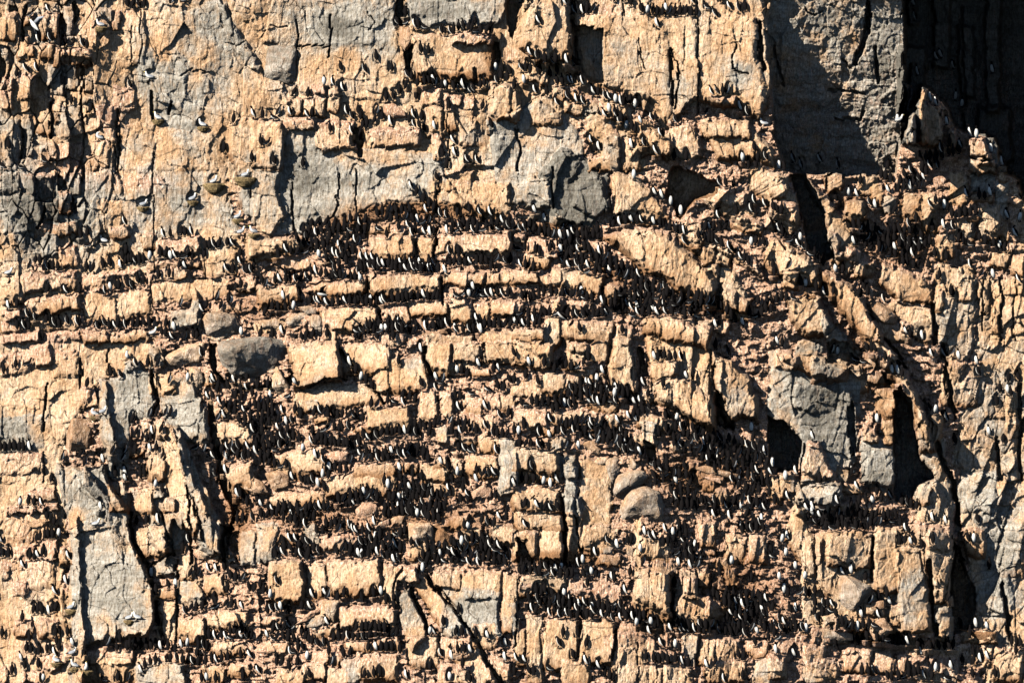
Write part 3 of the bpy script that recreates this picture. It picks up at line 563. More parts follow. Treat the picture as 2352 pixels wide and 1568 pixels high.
def tag(o, label=None, cat=None, group=None, kind=None):
    if label: o['label'] = label
    if cat: o['category'] = cat
    if group: o['group'] = group
    if kind: o['kind'] = kind
    return o
def build_cliff():
    k = (DIST-D)/DIST
    co = np.empty((NY, NX, 3), np.float32)
    co[..., 0] = (U-CX)*S*k; co[..., 1] = -D; co[..., 2] = (CY-V)*S*k
    me = bpy.data.meshes.new("cliff")
    me.vertices.add(NX*NY); me.vertices.foreach_set("co", co.ravel())
    i = np.arange(NX*NY, dtype=np.int32).reshape(NY, NX)
    q = np.stack([i[:-1, :-1], i[1:, :-1], i[1:, 1:], i[:-1, 1:]], -1).reshape(-1, 4)
    nf = len(q)
    me.loops.add(nf*4); me.loops.foreach_set("vertex_index", q.ravel())
    me.polygons.add(nf); me.polygons.foreach_set("loop_start", np.arange(0, nf*4, 4, dtype=np.int32))
    me.polygons.foreach_set("loop_total", np.full(nf, 4, np.int32))
    me.polygons.foreach_set("use_smooth", np.ones(nf, bool))
    a = me.color_attributes.new("stain", 'FLOAT_COLOR', 'POINT')
    c = np.stack([np.clip(GREY, 0, 1.5), np.clip(PINK, 0, 1.3), np.clip(BROWN, 0, 1.3), np.ones_like(D)], -1).astype(np.float32)
    a.data.foreach_set("color", c.ravel())
    me.update(); me.materials.append(ROCK)
    o = bpy.data.objects.new("cliff", me); C.objects.link(o)
    o['kind'] = 'structure'
    return o
# ------------------------------------------------------------------ where the birds stand (traced from the photograph)
# one line per group of murres that can be told apart:  tile column, row | place | feet x y pose, ...
GROUPS = """
0 0|on cracked columns at top left corner|280 160 c;440 118 c
0 0|on broken blocks under upper left columns|335 395 l;460 392 l;540 440 b;600 430 b;655 440 c;755 445 l;800 455 b
0 0|on pink step at upper left edge|150 720 b;245 675 l;325 665 l
0 0|on pink rounded block, upper left wall|1190 818 l
0 0|at dark cracks of upper left wall|655 965 b;830 1045 b
0 0|on small grey block, far left edge|80 1380 b
0 0|on pink ledge at far left, upper third|20 1550 c;195 1560 c;405 1500 c
0 0|on square pink ledge, top of left wall|1170 80 b;1215 78 b;1270 80 l;1325 80 b
0 0|under top edge, left of grey slab|1590 40 c;1690 25 c
0 0|on shoulder of pale block, upper left centre|2145 1145 b;2330 1090 l
0 0|on face of pale block, upper left centre|2060 1405 b;2310 1495 b
1 0|clinging to smooth wall below dark overhang|780 660 b;1000 680 l;1105 570 b;1245 665 b
1 0|on pink block tops below dark overhang|345 890 r;480 900 b;625 790 w;700 795 l;790 845 l
1 0|on long pink ledge below square blocks|60 1090 b;165 1105 c;200 1070 r;305 1065 l;475 1090 l;515 1080 b;820 1060 l;880 1105 l
1 0|on pink block face beside black crack|680 1225 b;870 1240 l
1 0|on face left of pale grey slab|45 1350 b;100 1335 c;165 1520 b;430 1545 b
1 0|on pink rubble right of vertical black cleft|1195 935 b;1260 930 b;1315 880 b;1385 830 r;1470 925 b
1 0|on blocks near top centre, middle height|1635 1200 w;1770 1015 b;2080 1020 b;2160 1190 b
1 0|on dark diagonal crack right of grey slab|1820 1330 l;1820 1445 l;1715 1450 b;1755 1550 b;1945 1505 l;2030 1510 l
1 0|on block face beside top cleft|1510 495 b;1580 500 b
1 0|around brown boulder at top centre|1300 240 l;1375 235 c;1370 160 b;1450 265 l;1490 270 b;1550 275 c
2 0|on grey block near top centre|250 235 l
2 0|on top left ledge, right of centre|490 60 w;575 135 l;635 135 l;690 125;745 125 r
2 0|below the long top ledge|1330 260 w
2 0|at right end of long top ledge|1790 90 c;1870 165 l;2000 95 l;2080 120 l;2140 100 b
2 0|in the square niche of tall wall|1840 885 l;1895 880 l;1935 880;1990 870 r
2 0|beneath the square niche|1765 1075 c;2100 1025 w
2 0|on block below the tall pale wall|1510 1145 l
2 0|right of white rounded rock end|1325 1430 l;1490 1480 b;1600 1480 b
0 1|on rock above left ledges|1145 510 l
0 1|at dark hole in left wall|740 625 b;800 620 b;805 710 c
0 1|on pink ledge under nests at left|1495 625 l;1560 620 b;1665 600 b;1700 600 b;1755 605 l
0 1|on grass free ledge beside grey pillar|1890 725;1925 720;1965 720 l;2010 710;2085 700;2145 705 l
0 1|on left end of far left ledge|270 915 r;325 865 b;365 870 b;425 920 l;455 915;490 915 b;530 925 b
0 1|on middle of pink wall at left|435 1130 b;610 1140 l;735 1135 b
0 1|on short ledge, left quarter centre|955 1140 l;1015 1105 w;1010 1170 c;1060 1090;1090 1095;1170 1080;1210 1090 l;1265 1045;1320 1045 b
0 1|right of short ledge, left quarter centre|1455 1000 b;1555 985 b;1645 910;1700 910 w
0 1|around pointed grey stone at left centre|1665 1260 r;1860 1310 l;1900 1270;1995 1200 r;2035 1280 r;2125 1225 w
0 1|on double step at far left|155 1465 b;215 1465 l;250 1365 l;265 1465;315 1385 l
0 1|on right part of double step, far left|425 1400;495 1440 l;540 1445 b;610 1420 l;700 1430 l;725 1425
0 1|on straight left ledge under ochre wall|830 1445 r;890 1465 l;915 1440;965 1440 l;1000 1465;1060 1460 l;1085 1440;1145 1460 l;1220 1440 b;1265 1440;1325 1440 b;1370 1430;1390 1430 r
0 1|on cracks right of straight left ledge|1485 1525;1520 1525;1525 1450 b;1585 1560 l;1600 1480 w
0 1|just below double step, far left|390 1560 b
1 1|high above the crowded arch|1420 175 c;1475 240 b;1660 100 b
1 1|standing on block beneath the arch|1770 780 l;1860 780 b
1 1|left of first ledge block, beneath arch|960 830 l;1020 840 l;1080 845 l
1 1|alone above third central ledge|1990 1100 w
1 1|on small stone left of flying bird|245 1190 w
1 1|beside round grey boulder pair|460 1550 b;520 1550 b;650 1540 b
1 1|under the fourth central ledge|1110 1560 b;1260 1560 b
2 1|on diagonal edge of grey boulder face|1120 85 w;1320 240 w;1380 270 w;1460 330 w
2 1|in black gully right of diagonal edge|1550 415 w
2 1|on flank of the big ochre boulder|1590 690 l
2 1|on step at upper right centre|1915 155 l;1965 160;2035 165
2 1|on slab right of the big gully|2190 390 l;2215 310 l;2320 340 l
2 1|below the large flying murre|620 1490 b;1010 1500 b
2 1|left below diagonal crowd|1870 1450 w;1900 1440
3 1|on grey slab foot, upper right|850 135 b;1040 80;1080 90;1130 110 b
3 1|on slope below dark pillar shadow|740 240 w;820 255 w;980 350 w
3 1|between two pale upright slabs, right|1160 405 r
3 1|on ochre slab near right edge|1500 350 l;1540 310;1620 365 w;1650 370
3 1|on flat brown slab near right edge|1760 430;1810 425;1860 420;1910 412
3 1|above flat brown slab, right|1820 250 w;1940 270;1990 275;2040 240 w
3 1|on cracked rock at right edge|1945 650 b;2000 680;2070 700;2130 730 w
3 1|on pale column top at right|1960 985 r;2070 1000 w
3 1|beside tall wedge slab at right|190 915 r
3 1|at foot of dark wedge shadow, right|620 940 w;690 950
3 1|on domed boulder at right|345 1075 w;440 1110;510 1150 w;600 1150
3 1|below the wedge slab, right|1060 1220 l
3 1|right of wedge slab on steep wall|1530 800;1640 830;1700 1170;1850 905 l
0 2|on pink step, left edge mid height|35 300 b;145 250 b;250 230 c
0 2|on narrow step above grey flake|800 430 b
0 2|on top of grey spire, left|1015 320 b;1110 345 l;1240 235 c
0 2|between spire and pale boulder|1360 240 b;1450 245 c;1590 210 l;1840 150 l
0 2|on second grey spire, left|1565 395 r;1725 375 w
0 2|in a row on spire shoulder|1380 705 r;1450 695 r;1525 695 r;1580 695 r
0 2|on face of grey flake, left|1220 755 r;1245 885 r;1245 1030 b;1150 1035 r;1030 1045 r
0 2|on spine of striped grey slab|1390 860 w;1480 850 r;1350 930;1385 910;1380 1020 w;1435 1020 b
0 2|on top of great grey pillar|580 1105 r;740 1075 r;790 1155 r;860 1150 b;945 1125 w
0 2|between great pillar and striped slab|1060 1255 b;1130 1100 r;1145 1235 w;1150 1290 w;1090 1410 b
0 2|on loose stones beside striped slab|1290 1270 b;1325 1250;1430 1350 w;1490 1400 b
0 2|on pink knob left of great pillar|185 1515 w;260 1510 b;310 1510;375 1515 l
0 2|on low ledge at left edge|5 1010;40 1010;90 1005;135 1005;180 1010 b;210 1010;265 1010 w
0 2|at crack of great grey pillar|920 1555 w
1 2|on slanting crack right of pale boulder|860 235 w;920 300;965 370 w;1010 390;1065 445 b
1 2|on broad block faces, centre|1310 225 b;1510 110 w;1520 425 b
1 2|at right wall under centre ledges|2050 245 w;2180 300 b;2225 290 w
1 2|on small round stone, centre|1850 300 w;1890 300;1940 350 b
1 2|on dome top left of centre|1210 585 b;1270 575 c;1350 600 l;1350 540;1415 540;1460 575
2 2|on left end of centre right steps|20 150 b;160 230 w;125 355 b;240 410 b;295 240 b
2 2|on small step between tall blocks|1310 180 w;1340 185;1400 170;1450 180;1500 185;1545 185 l
2 2|on slope right of small step|1600 350 w;1660 360
2 2|on face of big pale block|1390 430 b
2 2|on tall leaning slab, right centre|1870 80 b;1990 150 l
2 2|at foot of big pale block|1410 720;1440 720;1515 745 w
2 2|on ochre wall right of stacked boulders|180 1185 l
2 2|on hollow in ochre wall|90 1300;135 1310;200 1300;290 1325 w;350 1350 w;420 1310 l
2 2|under hollow in ochre wall|120 1530 b;230 1540 w
3 2|on edge ledge, top right block|910 100 b;950 100;985 110;1075 185 b
3 2|on right hand slope ledge|1500 150 w;1620 150 w;1680 140 r;1750 175 w;1915 220 w;1930 320 l
3 2|in shadowed notch, right|1140 300 w;1190 310 w;1230 340
3 2|on rocks at right border|2130 480 b;2100 590 b;2200 480 w;2230 510;2210 380;2300 370
3 2|on long slanting slab, right|1490 640;1540 670 w;1600 690;1640 740 w;1720 950
3 2|on bare wall at far right|2030 870 w;2160 940
3 2|on grey hanging rock, right|1000 750 w
3 2|on tip of pink spire, right|410 910 w
3 2|on slope of pink spire, right|480 1300 b
3 2|on ledge above square white wall|630 1500 w;840 1500;900 1500;960 1500 w;1130 1450 w
0 3|on upper left of great pillar|430 80 b;500 120 b
0 3|on pink bulge left of great pillar|340 290;370 260;410 240;440 240;480 240;540 240 w
0 3|below pink bulge, left|210 520 w;280 440;320 440;350 430 w;390 410
0 3|against left side of great pillar|510 770 l;600 670 w;625 440 w
0 3|on left steps, lower picture|205 1010;310 935;350 930;385 935;440 945 w;480 920;510 910
0 3|above square block, lower left|1255 120;1345 115;1440 110 w
0 3|along long black crack, lower left|1390 600 w;1430 760;1450 1040 b
0 3|on narrow step right of long crack|1550 705 b;1610 695 w
0 3|on pink pinnacle, lower left centre|1680 380 b;1720 285 l;1745 605 r;1835 590 r
0 3|on block top right of pinnacle|1910 550 w;1980 550 w;2060 550
0 3|on short ledge near flying murre|1700 950 l;1755 915 r;1800 910;1860 905;1960 820;2070 880 r;2130 880;2220 900 w
0 3|at left end of packed bottom ledge|990 1235 r
0 3|on packed bottom left ledge|1075 1280;1100 1200;1165 1275;1190 1250;1245 1270;1290 1270;1345 1270;1390 1270;1430 1250;1470 1270 w;1545 1270;1610 1285;1660 1250 w
0 3|above bottom grey boulder, left|1300 1490 w;1330 1440;1380 1410;1430 1400
0 3|at bottom left corner|110 1495 b;225 1445;350 1440
1 3|on pale block face, lower centre left|190 670 l
1 3|on pink stones, lower centre left|520 800 w;640 780 w;660 800 r
1 3|on big pink bench, lower centre|750 830;810 780 b;975 830 b;1080 780;1150 770 w;1195 845;1265 840
1 3|on grey leaning flake, bottom centre|1370 720 b
1 3|on slanting ridge right of flake|1600 1130 w;1720 1050 b;1860 940 b
1 3|on small step at bottom centre|1030 1280;1100 1275 w;1150 1275;1200 1275;1250 1280;1320 1300
1 3|at bottom edge, centre|1000 1525;1080 1520;1140 1510
1 3|at bottom, right of grey flake|1370 1530 w;1600 1450 b;1780 1550 w;1900 1435 b
1 3|on square stone, lower centre|1565 315 b
2 3|on pink face below dark ledge|690 695 b;1040 760 w
2 3|on leaning flake, bottom right centre|430 1240 l;470 1150;560 1350 b
2 3|on tall block, lower right centre|1210 500 r
2 3|on small lower ledge, right centre|1230 1370;1300 1380;1350 1390;1390 1370;1430 1400;1500 1380;1560 1410 w;1620 1420
2 3|above small lower ledge|1145 1050 w;1260 1130 w;1370 1240 l;1500 1250 w;1540 1290
2 3|right of small lower ledge|1790 1440 w;1865 1420 r
"""
# murres of the packed colony:  tile column row | R x,y x,y ... spacing rows   or  F n polygon   or  S x y pose ...
CROWD = """
1 0|R 42 1 1690,325 1800,325 1850,295 1925,292 2025,312 2075,320 2130,322 2200,332;S 2010 240 b;R 46 1 1490,800 1640,778 1700,825 1840,838 1960,865 2020,850 2100,800 2140,800;S 1740 820 w 1895 815 w 1640 775 w 2200 660 w 2250 740 b 2310 750 b 2210 780 l 2260 670 b 2330 690 b
1 0|S 1110 1070 r 1160 1100 b 1230 1160 l 1090 1150 r 1020 1170 b 960 1110 b 980 1190 b 940 1060 b 1445 1100 l 1520 1120 b 1410 1140 b 1450 1180 l 1500 1190 b 1545 1220 b 960 1290 b 1400 730 l 1430 740 b
2 0|S 70 35 w 150 35 b 940 20 b 1040 20 b 1090 60 b;R 46 1 1180,125 1370,148 1490,150 1700,146;S 1415 125 w 1660 45 l 1920 30 b
2 0|S 160 520 l 220 550 l 240 560 b 300 580 b 380 600 l 400 580 b 495 590 w 575 610 l 90 660 l 125 660 b 170 690 b 240 700 b 260 690 b 350 720 b 410 690 b 20 830 b 110 780 w 205 865 l 320 890 b 410 790 b 455 800 b 530 780 l 550 780 w 615 770 b 640 790 w 415 980 l 520 930 l 585 945 l 655 975 l 750 880 w 790 880 b 850 920 l 900 930 l 935 935 b 955 960 w 990 975 w 1020 980 b 1050 960 b 1080 960 b 1130 1005 w 1150 990 b 860 1090 l 890 1040 w 940 1080 l 980 1150 l 1000 1120 b
2 0|S 1050 1200 w 1100 1210 b 1130 1230 b 1185 1150 w 1280 1120 l 1320 1130 b 1360 1260 l 1390 1270 b 1205 1350 l 1090 1370 w 720 1320 l 760 1400 b 790 1390 l 2155 1070 l 2225 1400 b 2120 1490 w 2260 1490 b 2330 1480 l 2170 1560 b 2240 1560 b
3 0|S 1490 945 w 1540 980 w 1640 1155 w 1860 1270 w 1915 1275 w 2050 1410 w 2145 1530 w 1770 1370 w 1755 1420 b 1670 1350 b 1660 1440 b 1700 1440 b 1585 1410 l 1550 1460 b 1490 1470 b 1450 1490 b 1400 1510 b 1535 1500 b 1600 1470 b 100 1560 w 300 1560 w 480 1500 w 640 1560 l 1100 1560 b 1720 930 w 1780 990 w 1590 540 w 1370 700 w 1550 560 w 230 1500 w 1490 1560 l 1550 1560 l 1420 1568 b 1190 1135 w 1335 60 w 1345 200 w 2060 680 w 1700 640 w
0 1|S 1875 815 b 2205 800 b 2200 870 l 2085 940 l 2140 945 b 795 935 b 860 940 r 945 900 b 1005 890 b 1100 905 w 1150 860 b 1180 850 b 1210 840 b 1235 860 l 1280 870 b 1320 860 b 1375 830 w 1470 800 b 1520 800 b 1565 825 w 1610 815 l 1690 820 c 1730 810 b 1765 830 b 1160 780 b 1125 830 b 2170 1130 b 2100 1220 b 2210 1080 b 70 1275 w 155 1265 b 1705 1568 r 1775 1550 b 1810 1550 b 1910 1510 w 2215 1520 w 2270 940 b 2250 960 l 2300 950 l 2330 920 b
1 1|R 46 1 1080,460 1200,405 1330,408 1420,395;R 50 1 1190,470 1400,470 1500,500 1650,500;S 1130 560 c 1200 625 b 1310 555 b 1400 540 l 1430 615 l 1460 590 b 1550 600 l 1590 605 w 1630 600 b 1560 395 w 1540 300 b 1590 340 b 1630 380 b 1660 440 b 1690 440 l 1740 445 l 1850 430 b 2060 420 l 2150 425 l 1960 400 b
1 1|R 48 2 1720,590 1900,570 2050,580 2200,555 2345,550;F 62 110,830 300,720 500,520 560,500 760,540 780,470 1010,470 1020,640 920,720 850,870 700,950 560,800 330,800;R 40 1 910,965 1030,925 1400,942 1690,940;R 46 1 930,900 1200,890 1690,890;R 46 1 500,960 650,985 820,1010 1000,1025;S 1740 960 w 970 1020 w;R 44 1 10,1035 110,1080 180,1050 500,1020
1 1|R 46 1 1770,890 2000,862 2130,872;S 2160 930 b 2190 925 b;R 46 1 2180,850 2340,860;R 44 1 480,1230 700,1250 950,1240 1150,1250 1230,1205 1340,1210;R 46 1 1300,1212 1480,1182 1700,1185;S 1050 1225 w 820 1240 w;R 44 1 1820,1165 2000,1168 2340,1170;R 44 1 40,1350 230,1350;S 150 1280 b 200 1290 b 270 1290 b 345 1285 w
1 1|R 42 2 900,1555 1060,1500 1300,1482 1480,1512;R 44 1 1530,1480 1640,1475 1760,1440;R 50 1 1840,1500 2070,1495;R 46 1 2050,1445 2350,1452;S 2030 1400 l 1200 1490 w 1840 1490 w 2060 1500 w 420 1568 b 940 1560 b 40 1540 b 150 1540 b 230 1510 w
2 1|R 44 2 20,560 240,600 350,620 560,640 800,628;R 50 1 30,740 170,740 250,800 420,735;F 52 400,620 560,640 700,760 880,800 1000,880 1180,990 1050,1040 850,1000 700,960 440,900 440,760;R 46 1 20,880 200,925;R 44 1 10,1190 200,1200 300,1160 560,1170 850,1240;F 84 880,1250 1050,1060 1250,1050 1500,1150 1700,1180 1950,1290 1900,1320 1850,1360 1600,1370 1350,1350 1100,1360 950,1330
2 1|R 42 1 10,1420 160,1440 310,1440;R 46 1 30,1345 400,1345 600,1362 860,1335;S 640 1150 w 830 1240 w 30 1430 w 200 1420 w 870 1335 w;R 50 1 890,550 1050,490 1200,490 1340,510 1430,550 1600,595;R 46 1 1640,610 1780,650 1880,690 2000,740 2150,870 2210,905;S 210 400 w 300 480 w 1510 580 w 1570 595 w;R 52 1 1740,545 1870,560 1990,545;S 1890 450 l 2060 420 b 2200 700 w 2240 690 b 2310 700 b 2120 1430 w;R 56 1 1960,1310 2060,1410;R 44 1 2150,1350 2260,1370 2340,1300;S 2260 1240 b 2340 1240 b 2030 1400 b
3 1|S 150 10 b 1110 215 w 1290 530 l 1360 480 b 1510 560 b 1610 540 w 1690 550 l 1690 440 b 300 660 w 30 1310 b 790 690 w 1755 665 b 1790 680 b 1860 700 c 2310 1040 l 1270 1510 w 1300 1540 b 1410 1560 w 620 290 b 2310 470 w 2200 450 w 2280 620 w 1680 1150 b;F 14 1180,200 1230,80 1300,30 1460,20 1460,180 1300,200;R 46 1 930,330 1040,310;F 62 770,500 1000,600 1180,560 1400,600 1520,700 1400,760 1250,850 1050,780 880,720;R 48 1 1210,870 1350,900 1480,905;R 40 1 1540,1000 1610,1010
3 1|R 46 1 10,380 160,400;R 46 1 80,550 160,640 250,690 340,740 400,790 520,890;R 46 1 20,960 80,985;S 45 910 b 300 1060 b 300 1160 c;R 44 1 10,1250 60,1220 230,1190;R 48 1 780,1100 850,1170 930,1150;S 880 1110 b;R 44 1 2130,725 2240,795
0 2|F 26 1940,380 2200,340 2351,400 2351,650 2300,880 2100,700 1950,560;S 1995 740 r 2060 715 w 2200 770 l 2300 730 b 2320 850 l 1970 1250 l 2065 1220 w 2130 1000 r 2180 1440 w 1910 540 w;F 20 1780,1000 2050,1000 2351,1000 2351,1120 2160,1130 1990,1110;R 60 1 2200,1440 2290,1560;S 470 1300 b 1960 385 w
1 2|S 360 410 w 290 530 c 110 430 b 15 440 b 1660 370 w 1720 380 r 1690 400 c 1650 460 c 2330 390 b 2220 450 b 2280 460 b 2130 465 c 1980 500 c 1830 540 b 1880 540 b 1860 645 l 2110 635 w 2240 715 l 2320 700 b 1060 615 b 1110 620 r 230 665 l 360 665 b 410 715 b;R 46 1 500,700 600,680 700,710 830,705 1000,740;F 22 0,560 150,600 180,700 330,760 320,880 200,900 130,830 0,900;R 44 1 500,862 560,850;R 46 1 600,840 820,825 880,800
1 2|R 44 1 980,890 1050,920 1110,920 1160,870 1290,860 1420,850 1500,880 1640,880;R 46 1 1430,795 1550,830 1700,770;F 9 1780,760 1950,780 1950,850 1850,900 1780,900;R 46 1 1900,850 2060,850;S 2110 810 l;R 44 1 2150,885 2350,882;F 26 0,900 150,930 330,880 420,940 380,960 120,1050 140,1150 0,1150;S 240 980 b 430 1020 w;R 44 2 480,955 700,960 900,990 960,1002;R 44 2 960,1120 1100,1110 1300,1080 1450,1050 1580,1112
1 2|S 1700 1140 w 1760 1190 b 1800 1300 b 1850 1240 w 1920 1330 l 2200 1040 l 540 1080 w 620 1130 l 870 1130 r 330 1280 w 570 1350 w 630 1390 b 1180 1320 b 1210 1355 w 1320 1200 w 1330 1280 b 1440 1260 b 1520 1280 b;R 50 1 1850,1020 2060,1035;R 50 1 140,1172 290,1162;R 46 1 660,1190 840,1222;R 42 1 380,1310 560,1322;R 56 1 600,1262 700,1262;R 44 2 1300,1352 1420,1420 1700,1442 1790,1425;R 50 1 1900,1385 1950,1445;S 1880 1490 b 1945 1490 b;R 48 1 2000,1225 2200,1245;S 2030 1310 w 2060 1490 r 2200 1460 b
1 2|R 42 2 720,1532 850,1522 1000,1462 1150,1482;R 42 2 1200,1560 1480,1560 1750,1560;S 10 1480 b 50 1530 w;R 44 1 100,1568 400,1560 690,1560;R 44 1 1200,1480 1500,1470
2 2|S 390 290 b 660 230 b 700 180 b 835 310 w 20 390 b 680 410 l 780 380 w;R 42 1 400,262 600,268;F 50 520,460 640,400 860,440 1000,480 1280,640 1170,710 1060,590 900,600 830,600 620,610 420,640 300,600 480,540;R 44 1 60,600 160,600 330,590;R 44 1 340,670 420,640;S 960 470 w 1210 420 w 1250 520 b 1070 720 w 1120 700 b 1130 740 w 975 760 w
2 2|F 42 430,760 650,740 830,800 1000,850 1120,960 1180,1070 1000,1000 830,970 700,900 420,870;S 20 860 b 60 870 w 110 810 b 240 880 l 350 900 w 490 990 r 610 1000 w 350 750 l 2200 830 w 2215 920 b 20 1340 w;R 50 1 30,965 200,980 350,1012;R 46 1 940,1062 1100,1012 1230,1082;F 88 1320,850 1560,800 1880,880 2100,960 2351,1050 2351,1400 2150,1430 2000,1300 1700,1130 1600,1050 1400,920;F 10 1260,1130 1450,1150 1400,1300 1320,1350;F 16 1450,1300 1600,1130 1700,1400 1550,1568 1450,1500;R 44 2 1470,1545 1900,1550 2350,1562;R 46 1 280,1560 450,1562
3 2|S 90 40 w 130 55 b 600 110 c 640 130 w 800 190 c 880 210 c 40 1160 w 30 1240 w 160 1280 w 250 1230 w 180 1460 l 1040 1480 b 1000 1420 b 820 1370 w 360 1568 w 410 1560 w 500 1560 c;R 50 1 700,1560 850,1568;R 48 1 1230,1500 1400,1560;S 780 1220 w 10 1430 b 60 1500 b
0 3|S 10 290 w 545 1140 b 510 1140 b 620 1140 b 670 1240 w 270 1200 b 285 1290 b 240 1290 b 360 1310 b 200 1380 w 400 1560 w 20 1150 b;R 40 1 10,420 80,420;S 430 1300 b 460 1280 b 500 1330 w 540 1280 b 520 1220 b;R 50 1 2100,620 2240,645;S 2090 740 b 1500 1240 b 1720 1240 w;R 44 1 2260,740 2340,740;R 46 1 1790,1245 1850,1262 1930,1272;S 1810 1330 b;R 54 1 1570,1372 1700,1402 1875,1416 2060,1372 2110,1350;S 2210 1345 b 2300 1350 w
0 3|R 45 1 1915,1172 2090,1176 2170,1170 2240,1162 2340,1160;S 2115 1130 b 2155 1120 b 2220 1110 b;S 1850 1568 b 1900 1560 w 1980 1568 b 2230 1550 b 960 1560 c 1080 1560 b 1180 1560 c 2180 110 b 2230 100 b 2320 90 l
1 3|F 24 0,60 200,30 440,20 560,60 440,170 280,130 200,60;R 44 2 560,200 700,192 940,200;S 980 200 b 1040 190 l 1080 130 w 1110 60 b;R 42 2 1160,60 1400,30 1700,112;R 44 2 1110,242 1180,300 1380,242;R 44 1 1430,312 1530,320;R 50 1 1860,162 1950,160;R 44 1 2070,112 2220,160;S 2240 80 w 2300 80 b 2090 300 b 2150 300 l 1890 310 w;F 20 180,430 220,300 390,240 500,320 640,420 480,450 300,400
1 3|F 38 710,410 900,320 1100,260 1280,280 1340,370 1330,470 1230,470 1100,440 800,410;F 56 1510,480 1540,350 1700,330 1850,250 2150,300 2330,400 2300,520 2100,500 1700,490;S 940 420 w 970 425 w 1265 475 w 1530 560 w 1560 510 b 40 700 b 70 750 b 130 800 w;R 48 1 90,940 220,912 350,940;S 420 900 b 500 905 w 1265 900 b 660 1050 w;R 46 1 140,1122 300,1072 340,1080;R 46 1 80,1162 180,1182 360,1192;R 46 1 420,1132 480,1200 580,1250 640,1232
1 3|R 42 1 690,1182 860,1185 1040,1162 1200,1142 1310,1132;R 44 1 900,1092 1200,1092;R 46 1 310,1322 420,1272;S 470 1360 w 670 1320 b 800 1340 b 860 1330 b 700 1415 r 300 1460 b 380 1410 b 490 1530 b 1960 1568 b 1640 1130 w 1835 1140 b 1890 1140 b 2020 1160 b 2130 1170 w 2290 1240 w 2280 1370 w 1690 1330 c 1790 1360 w 1850 1300 b 1910 1300 b 1970 1300 w;R 46 1 170,1422 270,1410;R 44 1 0,1482 60,1500
2 3|R 44 1 20,572 200,582 370,602 560,612;R 46 1 60,542 560,562;S 600 510 l 650 480 w 660 610 b 730 580 w 770 605 b 910 630 l 940 650 b 1085 590 b 120 150 c 885 300 l 960 340 w 1060 300 b 1095 290 b 760 410 w 1180 380 w 1280 270 l 1310 260 w 1405 190 w 1215 220 w 1390 320 b 1430 310 b;F 22 1460,280 1500,120 1620,200 1620,280 1760,420 1820,540 1760,520 1680,540 1560,440 1540,500 1500,480;S 1680 345 w 2020 490 w 1905 590 b 2200 640 b 1490 690 b 1990 70 w 1640 530 w 1530 500 w;R 40 1 1830,62 1910,55;R 56 1 2150,60 2210,52;R 42 2 2080,202 2220,192 2320,172;S 2290 100 w
2 3|F 50 1800,770 1960,780 2100,780 2330,820 2300,900 2351,1130 2050,1140 1960,1000 2000,900;F 50 130,940 160,790 330,850 450,800 800,880 1000,860 1000,960 920,1020 800,990 450,990 300,960;R 44 1 200,752 380,790;R 44 2 990,1002 1100,1002 1270,1062 1380,1062;R 45 1 1420,1097 1650,1112 1900,1122 2150,1150;R 46 1 1500,1062 1900,1082;S 2080 1350 b 2130 1360 b 2120 1540 b 2230 1230 b 1940 1568 l 600 1150 b 680 1250 b 680 1410 w 800 1450 w 850 1510 b 40 1380 l 120 1390 w 20 1500 b 160 1500 b 200 1500 b 350 1460 c 480 780 w 1280 1050 w;R 44 1 860,1542 960,1568;R 48 1 210,755 330,745
4 3|S 210 45 b 230 20 w 270 35 w 690 170 b 720 170 b 750 175 w 770 175 b 805 190 b 865 170 b 860 50 w 930 65 w 1100 60 b 1050 160 b 1080 165 w 1160 300 b 395 335 w 435 325 w 510 365 b 60 110 b 75 165 w 100 150 w 15 220 b 25 245 c 95 235 w 145 305 w 195 360 w 85 430 w 60 360 w 105 450 b 25 520 b 200 635 w 490 555 w 535 485 r 580 465 b 640 490 w 625 450 b 580 560 w 800 750 w 350 700 b 360 730 b 40 745 w 140 765 w 1090 610 w 1150 620 w 1010 610 b 1060 660 b 1300 750 b 740 840 b 820 880 l 860 880 b 880 840 w 1020 800 b 1080 800 b 1110 790 w 1155 780 w 960 830 w 940 885 c 1190 870 b
4 3|R 25 1 300,98 400,90 540,100;R 25 1 560,72 660,62;F 28 240,60 330,20 560,20 680,40 700,80 560,80 300,110;R 28 1 700,92 740,120;R 28 1 160,430 215,450 250,430;R 30 1 110,532 170,520;F 14 230,500 340,480 360,560 260,590;F 14 0,600 100,570 180,580 220,610 50,680 0,680;R 28 1 380,602 480,622 560,602;R 25 1 440,692 560,705 640,710 740,722;R 25 1 500,670 740,700;R 26 1 760,722 990,722;R 28 1 1270,702 1330,705;R 26 1 470,852 600,862;R 28 1 620,882 690,882;R 30 1 1030,742 1120,762;R 28 1 1060,872 1100,862;R 28 1 700,872 800,852
"""
